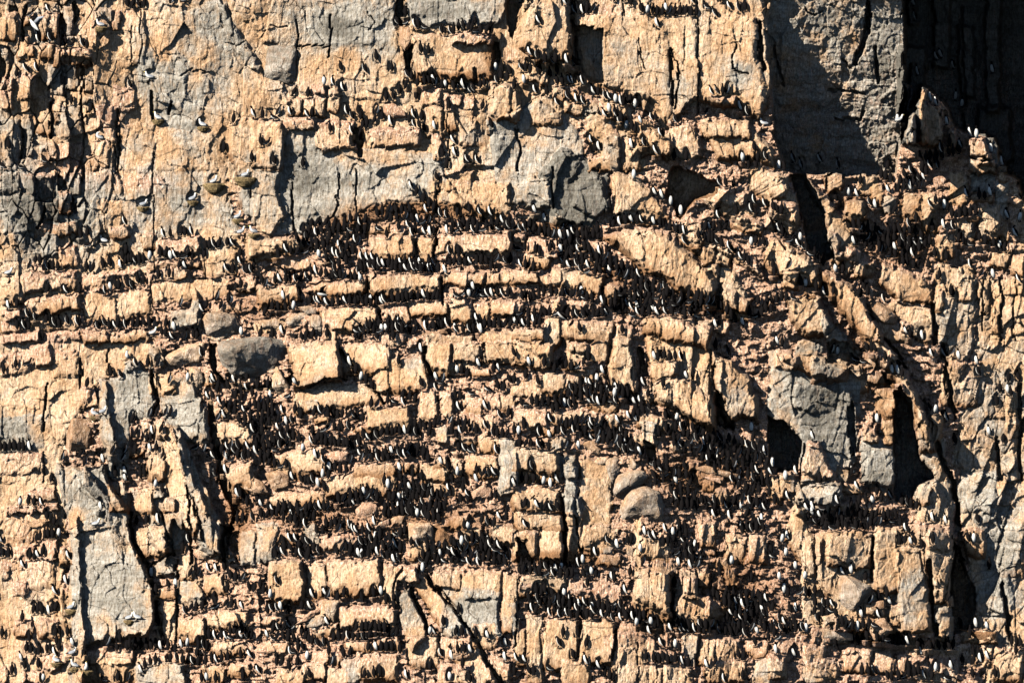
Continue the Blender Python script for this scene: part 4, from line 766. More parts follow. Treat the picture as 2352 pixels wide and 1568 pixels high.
# kittiwakes: tile x y facing | label ;  'n' = sits on a nest
GULLS = """
0 0 1375 735 l|white kittiwake standing on block edge left of smooth upper wall
0 0 1450 1108 l n|kittiwake lying on mossy nest under the cracked upper left wall
0 0 1860 1172 l n|kittiwake on pale nest ledge left of big pale block
0 0 910 1290 p|white kittiwake preening on column top, upper left
0 0 925 255 l n|grey kittiwake on high nest among top left columns
0 1 75 965 r|grey-winged kittiwake standing on square grey block at left border
0 1 955 670 l|white kittiwake with grey back above the far left ledges
0 1 1310 338 r n|kittiwake lying on hanging nest, left wall, bill right
0 1 1768 285 r n|grey kittiwake sitting upright on nest below slanting slab
0 1 1965 125 r n|kittiwake low on the largest mossy nest
0 1 2250 68 r n|kittiwake on narrow pillar nest above the largest mossy nest
0 1 2185 450 r n|kittiwake with raised white head at pillar foot, tail left
0 1 2210 590 r|grey kittiwake in shade beside pale pillar base
0 1 2330 585 l n|white kittiwake on round nest right of pale pillar base
0 1 1405 1515 r|kittiwake below right end of straight left ledge
0 2 1168 165 f|white kittiwake facing out on tip of grey spire
0 2 868 688 p n|left of two white kittiwakes sharing a round nest
0 2 942 672 r|right of two white kittiwakes sharing a round nest
0 3 875 132 r|grey kittiwake on top face of the great grey pillar
0 3 1185 995 r n|left of two kittiwakes crossed on nest of grey pillar
0 3 1262 990 l|right of two kittiwakes crossed on nest of grey pillar
0 3 515 1385 p n|white kittiwake on left of three bottom nests
0 3 683 1430 l n|white kittiwake on middle of three bottom nests
0 3 793 1458 f n|white kittiwake on right of three bottom nests
0 3 650 900 r n|kittiwake half hidden by left edge of great pillar
0 3 660 1318 r|kittiwake behind the foot of great grey pillar
2 0 2320 1162 l|white kittiwake on dark edge beneath buttress, top right
3 0 1198 1130 r|white kittiwake on rim between pillar and black shade
1 2 128 528 f|round white kittiwake beside small pointed boulder
"""
# ------------------------------------------------------------------ bird placement on the rock
def tile_xy(c, r, x, y):
    if c == 4: return 1764+x*.4378, 1176+y*.4378
    return c*588+x*.25, r*392+y*.25
def dsample(A, u, v):
    i = int(np.clip(np.searchsorted(us, u), 0, NX-1)); j = int(np.clip(np.searchsorted(vs, v), 0, NY-1))
    return float(A[j, i])
D0 = D.copy()
DARKRANDOM = [('b', 46), ('q', 22), ('l', 12), ('w', 4), ('r', 4), ('c', 8)]
def rpose():
    t = rnd.random()*100
    for p, k in DARKRANDOM:
        t -= k
        if t < 0: return p
    return 'b'
GR = []
for ln in GROUPS.strip().splitlines():
    a, place, lst = ln.split('|'); c, r = map(int, a.split()); L = []
    for it in lst.split(';'):
        f = it.split(); x, y = tile_xy(c, r, float(f[0]), float(f[1])); L.append((x, y, f[2] if len(f) > 2 else 'b'))
    GR.append((place.strip(), L))
order = sorted(range(len(GR)), key=lambda i: len(GR[i][1]))
tot = 0; chosen = set()
for i in order:
    if tot+len(GR[i][1]) > 300: continue
    tot += len(GR[i][1]); chosen.add(i)
CROWDB = []
for i, (pl, L) in enumerate(GR):
    if i not in chosen: CROWDB += L
taken = [(x, y) for i, (pl, L) in enumerate(GR) for (x, y, p) in L]
for ln in CROWD.strip().splitlines():
    a, rest = ln.split('|', 1); c, r = map(int, a.split())
    for it in rest.split(';'):
        it = it.strip()
        if not it: continue
        ty = it[0]; body = it[1:]
        if ty == 'S':
            f = body.split()
            for k in range(0, len(f), 3):
                x, y = tile_xy(c, r, float(f[k]), float(f[k+1])); CROWDB.append((x, y, f[k+2])); taken.append((x, y))
        elif ty == 'R':
            f = body.split(None, 2); sp = float(f[0]); n = int(f[1]); pts = [tile_xy(c, r, *p) for p in pts_of(f[2])]
            sp *= (.25 if c != 4 else .4378)
            for row in range(n):
                acc = rnd.random()*sp
                for (ax, ay), (bx, by) in zip(pts[:-1], pts[1:]):
                    L = math.hypot(bx-ax, by-ay)
                    while acc < L:
                        t = acc/L; x = ax+(bx-ax)*t+rnd.uniform(-1.5, 1.5); y = ay+(by-ay)*t+rnd.uniform(-2, 2)-row*rnd.uniform(9, 14)
                        if rnd.random() > .04+.2*row: CROWDB.append((x, y, rpose())); taken.append((x, y))
                        acc += sp*rnd.uniform(.72, 1.3)
                    acc -= L
        elif ty == 'F':
            f = body.split(None, 1); n = int(f[0]); pts = [tile_xy(c, r, *p) for p in pts_of(f[1])]
            xs = [p[0] for p in pts]; ys = [p[1] for p in pts]; got = 0; tries = 0
            while got < n and tries < n*60:
                tries += 1
                x = rnd.uniform(min(xs), max(xs)); y = rnd.uniform(min(ys), max(ys))
                if not inside(np.array([[x]]), np.array([[y]]), pts)[0, 0]: continue
                if any(abs(x-a) < 10 and abs(y-b) < 9.5 for a, b in taken[-400:]): continue
                CROWDB.append((x, y, rpose())); taken.append((x, y)); got += 1
def perch(u, v, wide=5, high=27):
    """depth of the rock under the feet; hollows the rock behind the bird and gives it a small shelf"""
    ss = [dsample(D0, u+a, v+b) for a in (-7, -3, 0, 3, 7) for b in (1, 4)]
    b = float(np.percentile(ss, 60))
    j0, j1 = np.searchsorted(vs, [v-high-9, v+12]); i0, i1 = np.searchsorted(us, [u-wide-9, u+wide+11])
    X = U[j0:j1, i0:i1]; Y = V[j0:j1, i0:i1]; O = D0[j0:j1, i0:i1]
    body = (Y < v-3) & (Y > v-high) & (np.abs(X-u) < 7)
    if body.any(): b = max(b, float(np.percentile(O[body], 85))-.05)     # out on the face: a foothold, not a hole
    el = ((X-u-1.5)/(wide+6))**2+((Y-(v-high*.45))/(high*.62+4))**2
    e = np.clip((1.15-el)/.5, 0, 1)
    cur = D[j0:j1, i0:i1]
    cut = np.minimum(cur, b-.09); cut = cut*e+cur*(1-e)
    cur = np.where(Y < v-.5, cut, cur)
    sh = b+.075-.026*np.clip(Y-v, 0, 30)-.02*np.clip(np.abs(X-u)-wide*.6, 0, 30)
    cur = np.where((Y >= v-.5) & (Y < v+12), np.maximum(cur, np.where(np.abs(X-u) < wide+6, sh, -99)), cur)
    D[j0:j1, i0:i1] = cur
    return b
def placed(L, **k):
    out = []
    for x, y, p in L: out.append((x, y, p, perch(x, y, **k)))
    return out
GRP = [(pl, placed(L)) if i in chosen else None for i, (pl, L) in enumerate(GR)]
CR = placed(CROWDB)

# ------------------------------------------------------------------ bird meshes
def bmat(name, col, rough=.7):
    m, t, b = new_mat(name, rough); N = NB(t)
    n = N.noise(N.coord(1, 1, 1), 60, 3, .6)
    b.inputs['Specular IOR Level'].default_value = .08
    N.link(N.mix(n, tuple(c*.75 for c in col), tuple(min(1, c*1.25) for c in col)), b.inputs["Base Color"]); return m
M_DARK = bmat("murre_dark_feathers", (.006, .005, .0052), .95); M_WHITE = bmat("white_feathers", (.70, .68, .64))
M_GREY = bmat("gull_grey_feathers", (.30, .32, .36)); M_BLACK = bmat("black_wing_tips", (.015, .015, .017))
M_BILL = bmat("yellow_bill", (.55, .42, .08)); M_FLANK = bmat("murre_brown_feathers", (.035, .026, .021), .95)
BM = [M_DARK, M_WHITE, M_GREY, M_BLACK, M_BILL, M_FLANK]
def lathe(spine, paint, n=12, extra=None):
    """one continuous body: rings across a bent spine (x forward, z up); paint(k, angle) -> material index"""
    V_, F_, Mi = [], [], []
    K = len(spine)
    for k, (x, z, a, b) in enumerate(spine):
        x0, z0 = spine[max(0, k-1)][:2]; x1, z1 = spine[min(K-1, k+1)][:2]
        tx, tz = x1-x0, z1-z0; L = math.hypot(tx, tz); nx, nz = tz/L, -tx/L      # belly-side normal
        for i in range(n):
            th = 2*math.pi*i/n
            V_.append((x+nx*a*math.cos(th), b*math.sin(th), z+nz*a*math.cos(th)))
    for k in range(K-1):
        for i in range(n):
            j = (i+1) % n
            F_.append((k*n+i, k*n+j, (k+1)*n+j, (k+1)*n+i)); th = (i+.5)/n*360; th = th if th <= 180 else 360-th
            Mi.append(paint(k, th))
    F_.append(tuple(range(n))[::-1]); Mi.append(paint(0, 180)); F_.append(tuple((K-1)*n+i for i in range(n))); Mi.append(paint(K-2, 180))
    def add(vs_, fs_, mi):
        o = len(V_); V_.extend(vs_); F_.extend(tuple(q+o for q in f) for f in fs_); Mi.extend([mi]*len(fs_))
    # feet
    for sy in (-1, 1):
        add([(-.01, sy*.025-.012, .0), (.05, sy*.03-.024, .0), (.05, sy*.03+.024, .0), (-.01, sy*.025+.012, .0), (0, sy*.025-.009, .055), (.012, sy*.025, .055), (0, sy*.025+.009, .055)],
            [(0, 3, 2, 1), (0, 1, 5, 4), (1, 2, 5), (2, 3, 6, 5), (3, 0, 4, 6), (4, 5, 6)], 3)
    if extra: extra(add)
    return np.array(V_, np.float32), F_, Mi
def pm(lo, hi, ang=54):
    def f(k, th):
        if lo <= k < hi and th < ang: return 1
        if k >= hi+1: return 0
        return 0 if th > 100 else 5 if th < 112 and k < lo else 0
    return f
UP = [(-.085, .03, .006, .014), (-.065, .065, .026, .036), (-.04, .11, .050, .060), (-.012, .17, .066, .071), (.010, .23, .064, .067), (.026, .28, .050, .053),
      (.034, .325, .028, .030), (.037, .352, .024, .025), (.046, .382, .031, .030), (.066, .398, .026, .023), (.092, .398, .010, .008), (.135, .390, .002, .002)]
UP = [(x*1.05, z, a*1.08, b*1.08) for x, z, a, b in UP[:6]]+[(x*1.12, z, a*1.12, b*1.15) for x, z, a, b in UP[6:]]
TALL = [(x*.9, z*1.06, a*.93, b*.93) for x, z, a, b in UP]
PREEN = UP[:6]+[(.040, .315, .036, .038), (.058, .338, .031, .031), (.085, .342, .031, .030), (.104, .322, .024, .022), (.110, .296, .010, .008), (.106, .256, .002, .002)]
LOOKB = UP[:7]+[(.028, .35, .029, .030), (.018, .378, .031, .030), (-.006, .390, .026, .023), (-.03, .388, .010, .008), (-.072, .378, .002, .002)]
LOW = [(-.17, .055, .006, .014), (-.13, .07, .03, .036), (-.08, .085, .052, .058), (-.02, .10, .064, .070), (.04, .125, .060, .066), (.08, .165, .046, .050),
       (.096, .205, .033, .036), (.102, .235, .029, .030), (.114, .262, .031, .030), (.135, .275, .026, .023), (.162, .275, .010, .008), (.205, .268, .002, .002)]
def wing(add, side, root, tip, ch0, ch1, mi, th=.012, bend=.04):
    """a wing with thickness: root and tip points, chord lengths, swept back"""
    R_, T_ = Vector(root), Vector(tip); Md = (R_+T_)/2+Vector((.05, 0, bend)); ring = []
    for P, ch in ((R_, ch0), (Md, ch0*.95), (T_, ch1)):
        ring.append([(P.x+ch*.4, P.y, P.z), (P.x, P.y, P.z+th), (P.x-ch*.6, P.y, P.z), (P.x, P.y, P.z-th)])
    vs_ = [p for r_ in ring for p in r_]; fs_ = []
    for k in range(2):
        for i in range(4): fs_.append((k*4+i, k*4+(i+1) % 4, k*4+4+(i+1) % 4, k*4+4+i))
    fs_ += [(0, 3, 2, 1), (8, 9, 10, 11)]
    add(vs_, fs_, mi)
def flap(add):
    for s_ in (-1, 1): wing(add, s_, (-.01, s_*.05, .25), (-.06, s_*.30, .34), .10, .02, 0)
MUR = {'up': lathe(UP, pm(1, 6)), 'tall': lathe(TALL, pm(1, 6)), 'preen': lathe(PREEN, pm(1, 6)), 'look': lathe(LOOKB, pm(1, 6)), 'low': lathe(LOW, pm(1, 5)), 'flap': lathe(UP, pm(1, 6), 12, flap)}
def flymesh(white_head=False, gull=False):
    sp = [(-.22, 0, .004, .03), (-.16, 0, .025, .035), (-.08, 0, .052, .058), (.0, 0, .066, .07), (.07, 0, .056, .06), (.12, .005, .038, .04), (.155, .01, .031, .031), (.185, .012, .024, .022), (.21, .01, .009, .008), (.25, .004, .002, .002)]
    V_ = []
    def ex(add):
        for s_ in (-1, 1):
            mi = 2 if gull else 0
            wing(add, s_, (.03, s_*.05, .02), (-.06, s_*(.44 if gull else .36), .16), .13, .03, mi, .01, .03)
            if gull: wing(add, s_, (-.06, s_*.44, .16), (-.10, s_*.50, .175), .04, .01, 3, .006, .0)
    if gull: p = lambda k, th: 4 if k >= 8 else (2 if th > 110 and k < 5 else 1)
    else: p = lambda k, th: (1 if th < 95 and 0 < k < 5 else 0)
    return lathe(sp, p, 12, ex)
GULL = [(-.23, .10, .004, .012), (-.18, .098, .014, .022), (-.11, .10, .036, .045), (-.03, .105, .060, .066), (.05, .12, .064, .066), (.10, .155, .046, .050),
        (.118, .195, .034, .037), (.126, .225, .034, .035), (.140, .250, .034, .033), (.165, .255, .022, .020), (.185, .252, .010, .009), (.21, .247, .003, .003)]
GULLP = GULL[:6]+[(.105, .19, .036, .038), (.09, .22, .036, .036), (.07, .24, .034, .034), (.045, .235, .022, .020), (.03, .22, .010, .009), (.015, .205, .003, .003)]
def gp(k, th):
    if k >= 9: return 4
    if k < 2 and th > 60: return 3
    if k < 5 and th > 95: return 2
    return 1
GM = {'s': lathe(GULL, gp), 'p': lathe(GULLP, gp)}
def mesh_from(name, tpl, mats=BM):
    V_, F_, Mi = tpl
    me = bpy.data.meshes.new(name); me.from_pydata([tuple(map(float, p)) for p in V_], [], F_)
    for m in mats: me.materials.append(m)
    me.polygons.foreach_set("material_index", Mi); me.polygons.foreach_set("use_smooth", [True]*len(F_)); me.update(); return me
YAW = dict(b=98, q=128, l=178, r=5, w=-105, c=170, p=150, f=-90)
def bird_pose(p):
    shape = rnd.choices(['up', 'tall', 'preen', 'look'], [4, 3, 2.2, 2.4])[0]
    if p == 'c': shape = 'low' if rnd.random() < .75 else 'preen'
    yaw = YAW.get(p, 80)+rnd.uniform(-28, 28)
    if p == 'c' and rnd.random() < .4: yaw += 180
    if p == 'q' and rnd.random() < .3: yaw = 35+rnd.uniform(-25, 25)
    if p == 'w' and rnd.random() < .6: yaw = -145+rnd.uniform(-15, 15)
    lean = rnd.uniform(-9, 11)
    return shape, math.radians(yaw), math.radians(lean), rnd.uniform(.93, 1.08)
MURME = {k: mesh_from("murre_"+k, v) for k, v in MUR.items()}
WORD = ['', 'first', 'second', 'third', 'fourth', 'fifth', 'sixth', 'seventh', 'eighth', 'ninth', 'tenth', 'eleventh', 'twelfth', 'thirteenth']
NUM = ['', 'one', 'two', 'three', 'four', 'five', 'six', 'seven', 'eight', 'nine', 'ten', 'eleven', 'twelve', 'thirteen']
PW = dict(b='back turned', l='facing left', r='facing right', w='white front', c='crouching', q='back turned')
def dirw(p): return PW.get(p, 'back turned')
def put_bird(me, u, v, b, yaw, lean, s, name, lift=0.0):
    o = bpy.data.objects.new(name, me); C.objects.link(o)
    o.location = P3(u, v, b+.035); o.rotation_euler = (0, lean, yaw); o.scale = (s, s, s)
    return o
def build_individuals():
    for g in GRP:
        if g is None: continue
        place, L = g; L = sorted(L, key=lambda t: t[0]); k = len(L)
        for n_, (u, v, p, b) in enumerate(L):
            shape, yaw, lean, s = bird_pose(p)
            o = put_bird(MURME[shape], u, v, b, yaw, lean, s, "murre")
            if k == 1: lab = "single murre %s, %s" % (place, dirw(p))
            elif k == 2: lab = "%s of two murres %s, %s" % (('left', 'right')[n_], place, dirw(p))
            else: lab = "%s from left of %s murres %s, %s" % (WORD[n_+1], NUM[k], place, dirw(p))
            tag(o, lab, "seabird", "black and white murres perched on the cliff")
def build_crowd():
    vv, ff, mm = [], [], []; off = 0
    loops = []; tot_ = []
    for (u, v, p, b) in CR:
        shape, yaw, lean, s = bird_pose(p)
        V_, F_, Mi = MUR[shape]
        M = (Matrix.Translation(P3(u, v, b+.035)) @ Matrix.Rotation(yaw, 4, 'Z') @ Matrix.Rotation(lean, 4, 'Y') @ Matrix.Scale(s, 4))
        A = np.array(M, np.float32); vv.append(V_ @ A[:3, :3].T+A[:3, 3])
        for f in F_: loops.extend([q+off for q in f]); tot_.append(len(f))
        mm.extend(Mi); off += len(V_)
    co = np.concatenate(vv); me = bpy.data.meshes.new("murre_colony")
    me.vertices.add(len(co)); me.vertices.foreach_set("co", co.ravel().astype(np.float32))
    tt = np.array(tot_, np.int32); me.loops.add(len(loops)); me.loops.foreach_set("vertex_index", np.array(loops, np.int32))
    me.polygons.add(len(tt)); me.polygons.foreach_set("loop_start", np.concatenate([[0], np.cumsum(tt)[:-1]]).astype(np.int32)); me.polygons.foreach_set("loop_total", tt)
    for m in BM: me.materials.append(m)
    me.polygons.foreach_set("material_index", mm); me.polygons.foreach_set("use_smooth", [True]*len(tt)); me.update(calc_edges=True)
    o = bpy.data.objects.new("murre_colony", me); C.objects.link(o)
    tag(o, "packed rows of black and white murres crowding the cliff ledges", "seabird colony", kind='stuff')
print("crowd", len(CR), "individual", tot)

# ------------------------------------------------------------------ nests
NESTM, _t, _b = new_mat("dry_nest_grass", .95); _N = NB(_t)
_n = _N.noise(_N.coord(1, 1, 3), 14, 6, .8)
_N.link(_N.mix(_N.ramp(_n, .35, .65), (.07, .045, .02), (.46, .33, .16)), _b.inputs["Base Color"])
_bp = _N.n("ShaderNodeBump"); _bp.inputs["Strength"].default_value = 1; _bp.inputs["Distance"].default_value = .06; _N.link(_n, _bp.inputs["Height"]); _N.link(_bp.outputs[0], _b.inputs["Normal"])
def nest(u, v, depth, rx, h, label):
    bm = bmesh.new(); n = 20; rings = []
    prof = [(1.0, 0), (1.08, -.12), (1.0, -.35), (.82, -.6), (.55, -.85), (.2, -1.0)]
    top = [(.0, -.05), (.6, -.04), (.85, .03)]
    for (a, z) in top+prof:
        ring = []
        for i in range(n):
            th = 2*math.pi*i/n; k = 1+rnd.uniform(-.10, .10)
            ring.append(bm.verts.new((rx*max(a, .02)*k*math.cos(th), rx*.8*max(a, .02)*k*math.sin(th), h*z+rnd.uniform(-.012, .012))))
        rings.append(ring)
    for A, B_ in zip(rings[:-1], rings[1:]):
        for i in range(n): bm.faces.new((A[i], B_[i], B_[(i+1) % n], A[(i+1) % n]))
    bm.faces.new(rings[0]); bm.faces.new(rings[-1][::-1])
    bmesh.ops.recalc_face_normals(bm, faces=bm.faces)
    me = bpy.data.meshes.new("bird_nest"); bm.to_mesh(me); bm.free(); me.materials.append(NESTM)
    for i in range(26):                                     # loose stalks woven round the rim
        pass
    o = bpy.data.objects.new("bird_nest", me); C.objects.link(o); o.location = P3(u, v, depth-.02)
    tag(o, label, "nest", "nests built of dry grass on the left cliff")
NL = []
def build_gulls():
    gm = {k: mesh_from("kittiwake_"+k, t) for k, t in GM.items()}
    for (u, v, pose, lab, b, hasn) in GL:
        yaw = dict(l=180, r=0, p=175, f=-95)[pose]+rnd.uniform(-18, 18)
        o = put_bird(gm['p' if pose == 'p' else 's'], u, v, b, math.radians(yaw), math.radians(rnd.uniform(-12, 0) if pose != 'f' else -25), 1.02, "kittiwake")
        tag(o, lab, "gull", "white and grey kittiwakes on the cliff")
        if hasn: nest(u+1, v-1, b+.06, .19 if 'largest' not in lab else .34, .17 if 'largest' not in lab else .34, "dry grass nest beneath the "+lab.split(' nest')[0].replace('white ', '').replace('grey ', '')[:200] if False else NESTLAB[(round(u), round(v))])
GL = []; NESTLAB = {}
_nl = ["mossy nest under the cracked upper left wall", "pale nest ledge left of the big pale block", "high nest among the top left columns", "straw nest hanging on left wall, bird lying on it",
       "brown nest under upright grey kittiwake on left wall", "largest mossy nest, brown, on wall left of pale pillar", "nest capping a narrow pillar, above the largest nest",
       "small nest at the pale pillar's left foot", "round dark nest right of pale pillar base", "round straw nest carrying two white kittiwakes side by side",
       "straw nest of two crossed kittiwakes on great grey pillar", "left of three straw nests near bottom left", "middle of three straw nests near bottom left", "right of three straw nests near bottom left", "small nest at left edge of great grey pillar"]
_k = 0
for ln in GULLS.strip().splitlines():
    a, lab = ln.split('|'); f = a.split(); u, v = tile_xy(int(f[0]), int(f[1]), float(f[2]), float(f[3]))
    b = perch(u, v, wide=10, high=20); GL.append((u, v, f[4], lab, b, 'n' in f[5:]))
    if 'n' in f[5:]: NESTLAB[(round(u), round(v))] = _nl[_k]; _k += 1
def build_flyers():
    fm = mesh_from("flying_murre", flymesh()); fg = mesh_from("flying_gull", flymesh(gull=True))
    for (u, v, gap, rot, s, me, nm, lab) in [
        (1290, 722, 6.0, (-35, -40, 205), 1.45, fm, "murre", "large murre flying with white belly, in front of the central ledges"),
        (738, 675, 2.0, (20, -10, 190), 1.1, fm, "murre", "murre flying with raised wing above the left central ledge"),
        (494, 1390, 1.8, (30, -25, -20), 1.25, fm, "murre", "murre flying with both wings raised by the lower left ledge"),
        (655, 622, .6, (10, -50, 100), 1.0, fm, "murre", "dark murre landing, wings spread, at left end of crowded arch"),
        (78, 58, 2.0, (50, -50, 160), 1.15, fg, "kittiwake", "pale kittiwake flying before the upper left columns"),
        (1957, 1078, .5, (0, -70, 60), .9, fm, "murre", "murre fluttering against dark grey wall above lower right ledge")]:
        o = bpy.data.objects.new(nm, me); C.objects.link(o); o.location = P3(u, v, dsample(D, u, v)+gap)
        o.rotation_euler = tuple(math.radians(a) for a in rot); o.scale = (s, s, s)
        tag(o, lab, "seabird" if nm == "murre" else "gull")
    o = put_bird(MURME['flap'], *tile_xy(2, 2, 1350, 172), perch(*tile_xy(2, 2, 1300, 172)), math.radians(-150), 0, 1.05, "murre")
    tag(o, "murre flapping raised wings on small step between tall blocks", "seabird")
# ------------------------------------------------------------------ loose boulders and slabs
RM = {'y': rock_material("boulder_pale", False, .35, .25, .2), 'g': rock_material("boulder_grey", False, .6, .2, .3), 'd': rock_material("boulder_dark", False, .98, .1, .3),
      'p': rock_material("boulder_pink", False, .05, .75, .3), 'o': rock_material("boulder_ochre", False, .15, .35, .45)}
ROCKS = """
497,797 503,785 560,772 610,775 660,778 667,800 660,835 640,862 590,872 535,868 510,840 500,815|d|.7|big dark rounded boulder in black hollow, left centre
463,735 472,722 510,714 540,722 557,747 553,768 500,784 475,770|g|.5|grey dome boulder above the big dark boulder
378,820 395,806 440,790 472,786 475,812 462,835 420,842 385,838|y|.4|pale lying block left of the big dark boulder
634,838 642,850 664,882 672,900 640,909 624,892 622,865|y|.4|small pointed boulder right of the big dark boulder
656,735 670,722 705,717 712,726 710,748 690,755 660,750|g|.35|left boulder of grey pair above centre left crowd
712,722 735,722 746,745 742,765 722,762 714,750|g|.35|right boulder of grey pair above centre left crowd
590,736 632,731 655,744 650,756 600,754|y|.35|low pale stone left of the grey boulder pair
425,850 440,842 460,848 470,870 466,892 450,900 430,870|y|.4|round stained stone under the pale lying block
683,705 710,701 731,712 728,722 705,724|g|.25|flat grey stone on the pair of grey boulders
472,775 512,765 556,752 520,778 500,786|y|.25|thin pale flake leaning on the grey dome boulder
150,1012 163,962 200,958 220,970 221,1045 155,1050 146,1030|o|.5|brown bellied block on the left wall beside spire
1922,1325 1935,1318 1965,1328 2003,1348 1998,1370 1965,1405 1942,1412 1926,1380|g|.7|grey striped boulder stuck before the white wall, lower right
1388,1060 1400,1050 1420,1053 1428,1080 1415,1108 1406,1115 1392,1085|g|.4|egg shaped grey boulder topping the boulder stack
1450,1047 1468,1068 1463,1080 1440,1082 1437,1066|y|.3|small triangular boulder on the boulder stack
1415,1092 1440,1080 1480,1080 1490,1095 1485,1108 1445,1120 1425,1150 1408,1142 1408,1115|g|.5|bent grey boulder in the middle of the boulder stack
1420,1168 1445,1125 1480,1113 1515,1130 1528,1160 1525,1200 1480,1205 1425,1200|g|.6|broad grey dome at the foot of the boulder stack
1335,1020 1350,1010 1375,1015 1385,1035 1380,1047 1360,1044|o|.35|lens shaped boulder left of the boulder stack
1362,1062 1375,1050 1398,1050 1396,1066 1372,1070|y|.3|pale wedge stone against the egg shaped boulder
936,1200 990,1198 996,1212 1000,1250 984,1256 940,1250|y|.5|square cut ochre block, lower centre
1000,1213 1020,1212 1040,1240 1035,1262 1012,1265 996,1244|b|.5|dark brown boulder right of the square cut block
897,1192 916,1180 935,1183 924,1205 902,1208|o|.3|tilted pink stone above the square cut block
860,1208 895,1190 897,1204 870,1222 858,1220|p|.3|long pink stone left of the tilted stone
1098,1158 1148,1148 1150,1171 1104,1182|p|.35|brick shaped pink block, centre of colony
1080,1132 1115,1108 1132,1124 1130,1142 1085,1147|p|.35|wedge shaped pink block above the brick shaped block
812,1170 828,1154 855,1151 876,1168 880,1188 855,1192 818,1188|p|.4|dome shaped pink stone amid the lower colony
608,1086 640,1080 668,1095 665,1118 632,1131 618,1112|o|.4|angular ochre block left of the middle colony
550,1100 582,1092 610,1110 622,1135 585,1140 560,1125|o|.4|dark footed ochre block left of the angular block
742,1044 765,1036 800,1040 801,1060 765,1068 744,1056|p|.3|flat pink boulder in the middle colony
676,1436 712,1404 737,1395 739,1404 700,1432|p|.3|thin pink slab tilted upward, lower left centre
702,1437 740,1412 752,1430 745,1440 706,1442|g|.3|grey stone under the thin pink slab
738,1378 782,1376 783,1396 768,1430 745,1410|y|.4|pale triangular block right of the thin pink slab
1382,1258 1395,1254 1411,1257 1408,1276 1386,1273|g|.3|small dark grey stone, lower right centre
1372,1275 1392,1272 1430,1286 1418,1298 1370,1296|o|.35|roof shaped ochre stone under the dark grey stone
1436,1250 1456,1256 1455,1278 1440,1276|y|.3|upright pale stone right of the roof shaped stone
1978,690 2000,687 2040,705 2065,728 2061,748 2030,745 1996,724|o|.6|brown underside boulder hanging on the right slope
918,62 940,64 955,80 950,105 930,118 919,102|o|.5|brown boulder wedged in the top black cleft
880,240 900,236 934,258 936,270 905,276 880,260|p|.45|pink egg boulder near top centre
968,767 1000,758 1028,755 1031,766 1000,774 975,776|o|.3|flat slab stone on the fourth central ledge
1068,612 1085,608 1092,622 1085,628 1068,622|p|.25|small pink stone on second central ledge
1032,618 1060,612 1060,626 1035,632|p|.25|pink flat stone beside the small pink stone
2200,500 2225,494 2254,499 2248,512 2225,512|b|.45|brown flat slab jutting out near right edge
603,165 618,106 668,100 684,112 680,190 655,193 606,180|d|.28|dark grey overhanging slab on smooth upper wall
2140,412 2155,402 2185,408 2170,432 2150,436|p|.3|white topped stone in upper right crowd
1705,494 1716,490 1755,514 1750,524 1735,520|p|.3|narrow slanting slab with grey face, right
1986,1385 2030,1378 2032,1396 1990,1408|o|.35|flat ochre slab below the grey striped boulder
1850,1450 1900,1442 1960,1455 1960,1470 1880,1472|g|.35|long grey slab above the bottom right ledge
1885,1415 1920,1405 1925,1428 1895,1438|y|.3|pale block below right of the stepped colony
1985,1425 2035,1420 2055,1450 2010,1475 1988,1450|o|.4|round ochre boulder under the flat ochre slab
2205,1445 2290,1452 2285,1472 2260,1478|b|.4|dark brown slab at the lower right ledge
1585,1075 1620,1068 1700,1090 1690,1102 1620,1088|o|.35|long flat slab in the right hand colony
1605,1092 1655,1098 1660,1112 1640,1108|p|.3|narrow slab below the long flat slab
1500,1116 1520,1122 1530,1136 1510,1134|p|.25|small stone at right rim of the boulder stack
"""
RM['b'] = rock_material("boulder_brown", False, .05, .2, 1.0)
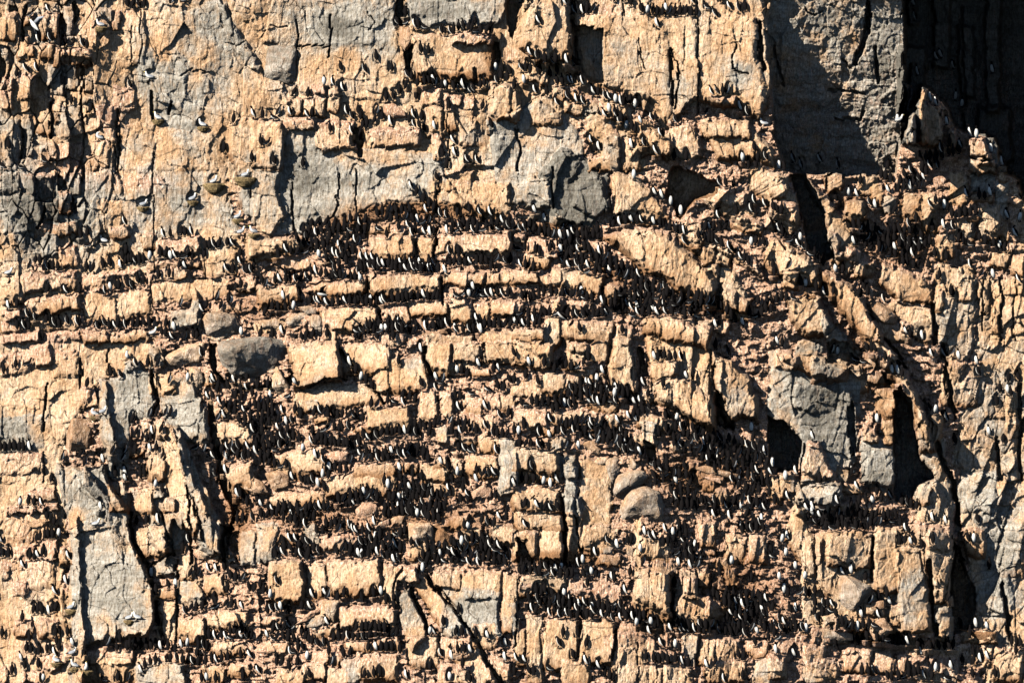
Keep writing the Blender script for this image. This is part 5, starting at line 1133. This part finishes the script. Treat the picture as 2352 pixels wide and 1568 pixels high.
def build_rock(pts, col, th, label):
    r = np.random.RandomState(int(abs(pts[0][0]*7+pts[0][1]*3)))
    cx = sum(p[0] for p in pts)/len(pts); cy = sum(p[1] for p in pts)/len(pts)
    ss = [dsample(D0, x, y) for x, y in pts]+[dsample(D0, cx, cy)]
    d0 = float(np.percentile(ss, 65))
    wd = (max(p[0] for p in pts)-min(p[0] for p in pts))*S; hd = (max(p[1] for p in pts)-min(p[1] for p in pts))*S
    t = th*min(wd, hd)*1.15
    P = []
    for sc_, dd, jit in ((.82, -.5, .05), (1.0, -.05, .12), (.86, .30, .10), (.5, .50, .10)):
        ang = r.uniform(0, 6.28)
        for q_, (x, y) in enumerate(pts):
            if sc_ < .9 and q_ % 2 == (sc_ < .6) and len(pts) > 6: continue
            k = sc_*(1+r.uniform(-.06, .03 if sc_ > .95 else .10)); tl = .22*math.cos(ang+6.28*q_/len(pts))*(dd > .1)
            P.append(P3(cx+(x-cx)*k, cy+(y-cy)*k-(dd > .25)*(.05*hd/S), d0+t*(dd+tl+r.uniform(-jit, jit))))
    c3 = Vector(P3(cx, cy, d0))
    bm = bmesh.new()
    for p in P: bm.verts.new(Vector(p)-c3)
    h = bmesh.ops.convex_hull(bm, input=bm.verts)
    bmesh.ops.delete(bm, geom=[g for g in h['geom_interior'] if isinstance(g, bmesh.types.BMVert)], context='VERTS')
    bmesh.ops.bevel(bm, geom=bm.edges[:], offset=.035*min(wd, hd), segments=1, affect='EDGES')
    bmesh.ops.triangulate(bm, faces=bm.faces)
    for _ in range(3):
        lim = .07 if max(wd, hd) < 1.2 else .1
        ed = [e for e in bm.edges if e.calc_length() > lim]
        if ed: bmesh.ops.subdivide_edges(bm, edges=ed, cuts=1, use_grid_fill=False); bmesh.ops.triangulate(bm, faces=bm.faces)
    from mathutils import noise
    for v_ in bm.verts:
        q = v_.co+c3
        v_.co += v_.co.normalized()*(noise.fractal(q*1.8, 1, 2, 3)*.05+noise.fractal(q*6, 1, 2, 4)*.022-abs(noise.noise(Vector((q.x*1.4, q.y, q.z*4))))*.03)
    for f in bm.faces: f.smooth = False
    bmesh.ops.recalc_face_normals(bm, faces=bm.faces)
    me = bpy.data.meshes.new("boulder"); bm.to_mesh(me); bm.free(); me.materials.append(RM[col])
    o = bpy.data.objects.new("boulder", me); C.objects.link(o); o.location = c3
    tag(o, label, "boulder" if 'slab' not in label else "slab")
def build_rocks():
    for ln in ROCKS.strip().splitlines():
        a, col, th, lab = ln.split('|'); build_rock(pts_of(a), col, float(th)*1.3, lab)
build_cliff()
build_rocks()
build_crowd()
build_individuals()
build_gulls()
build_flyers()
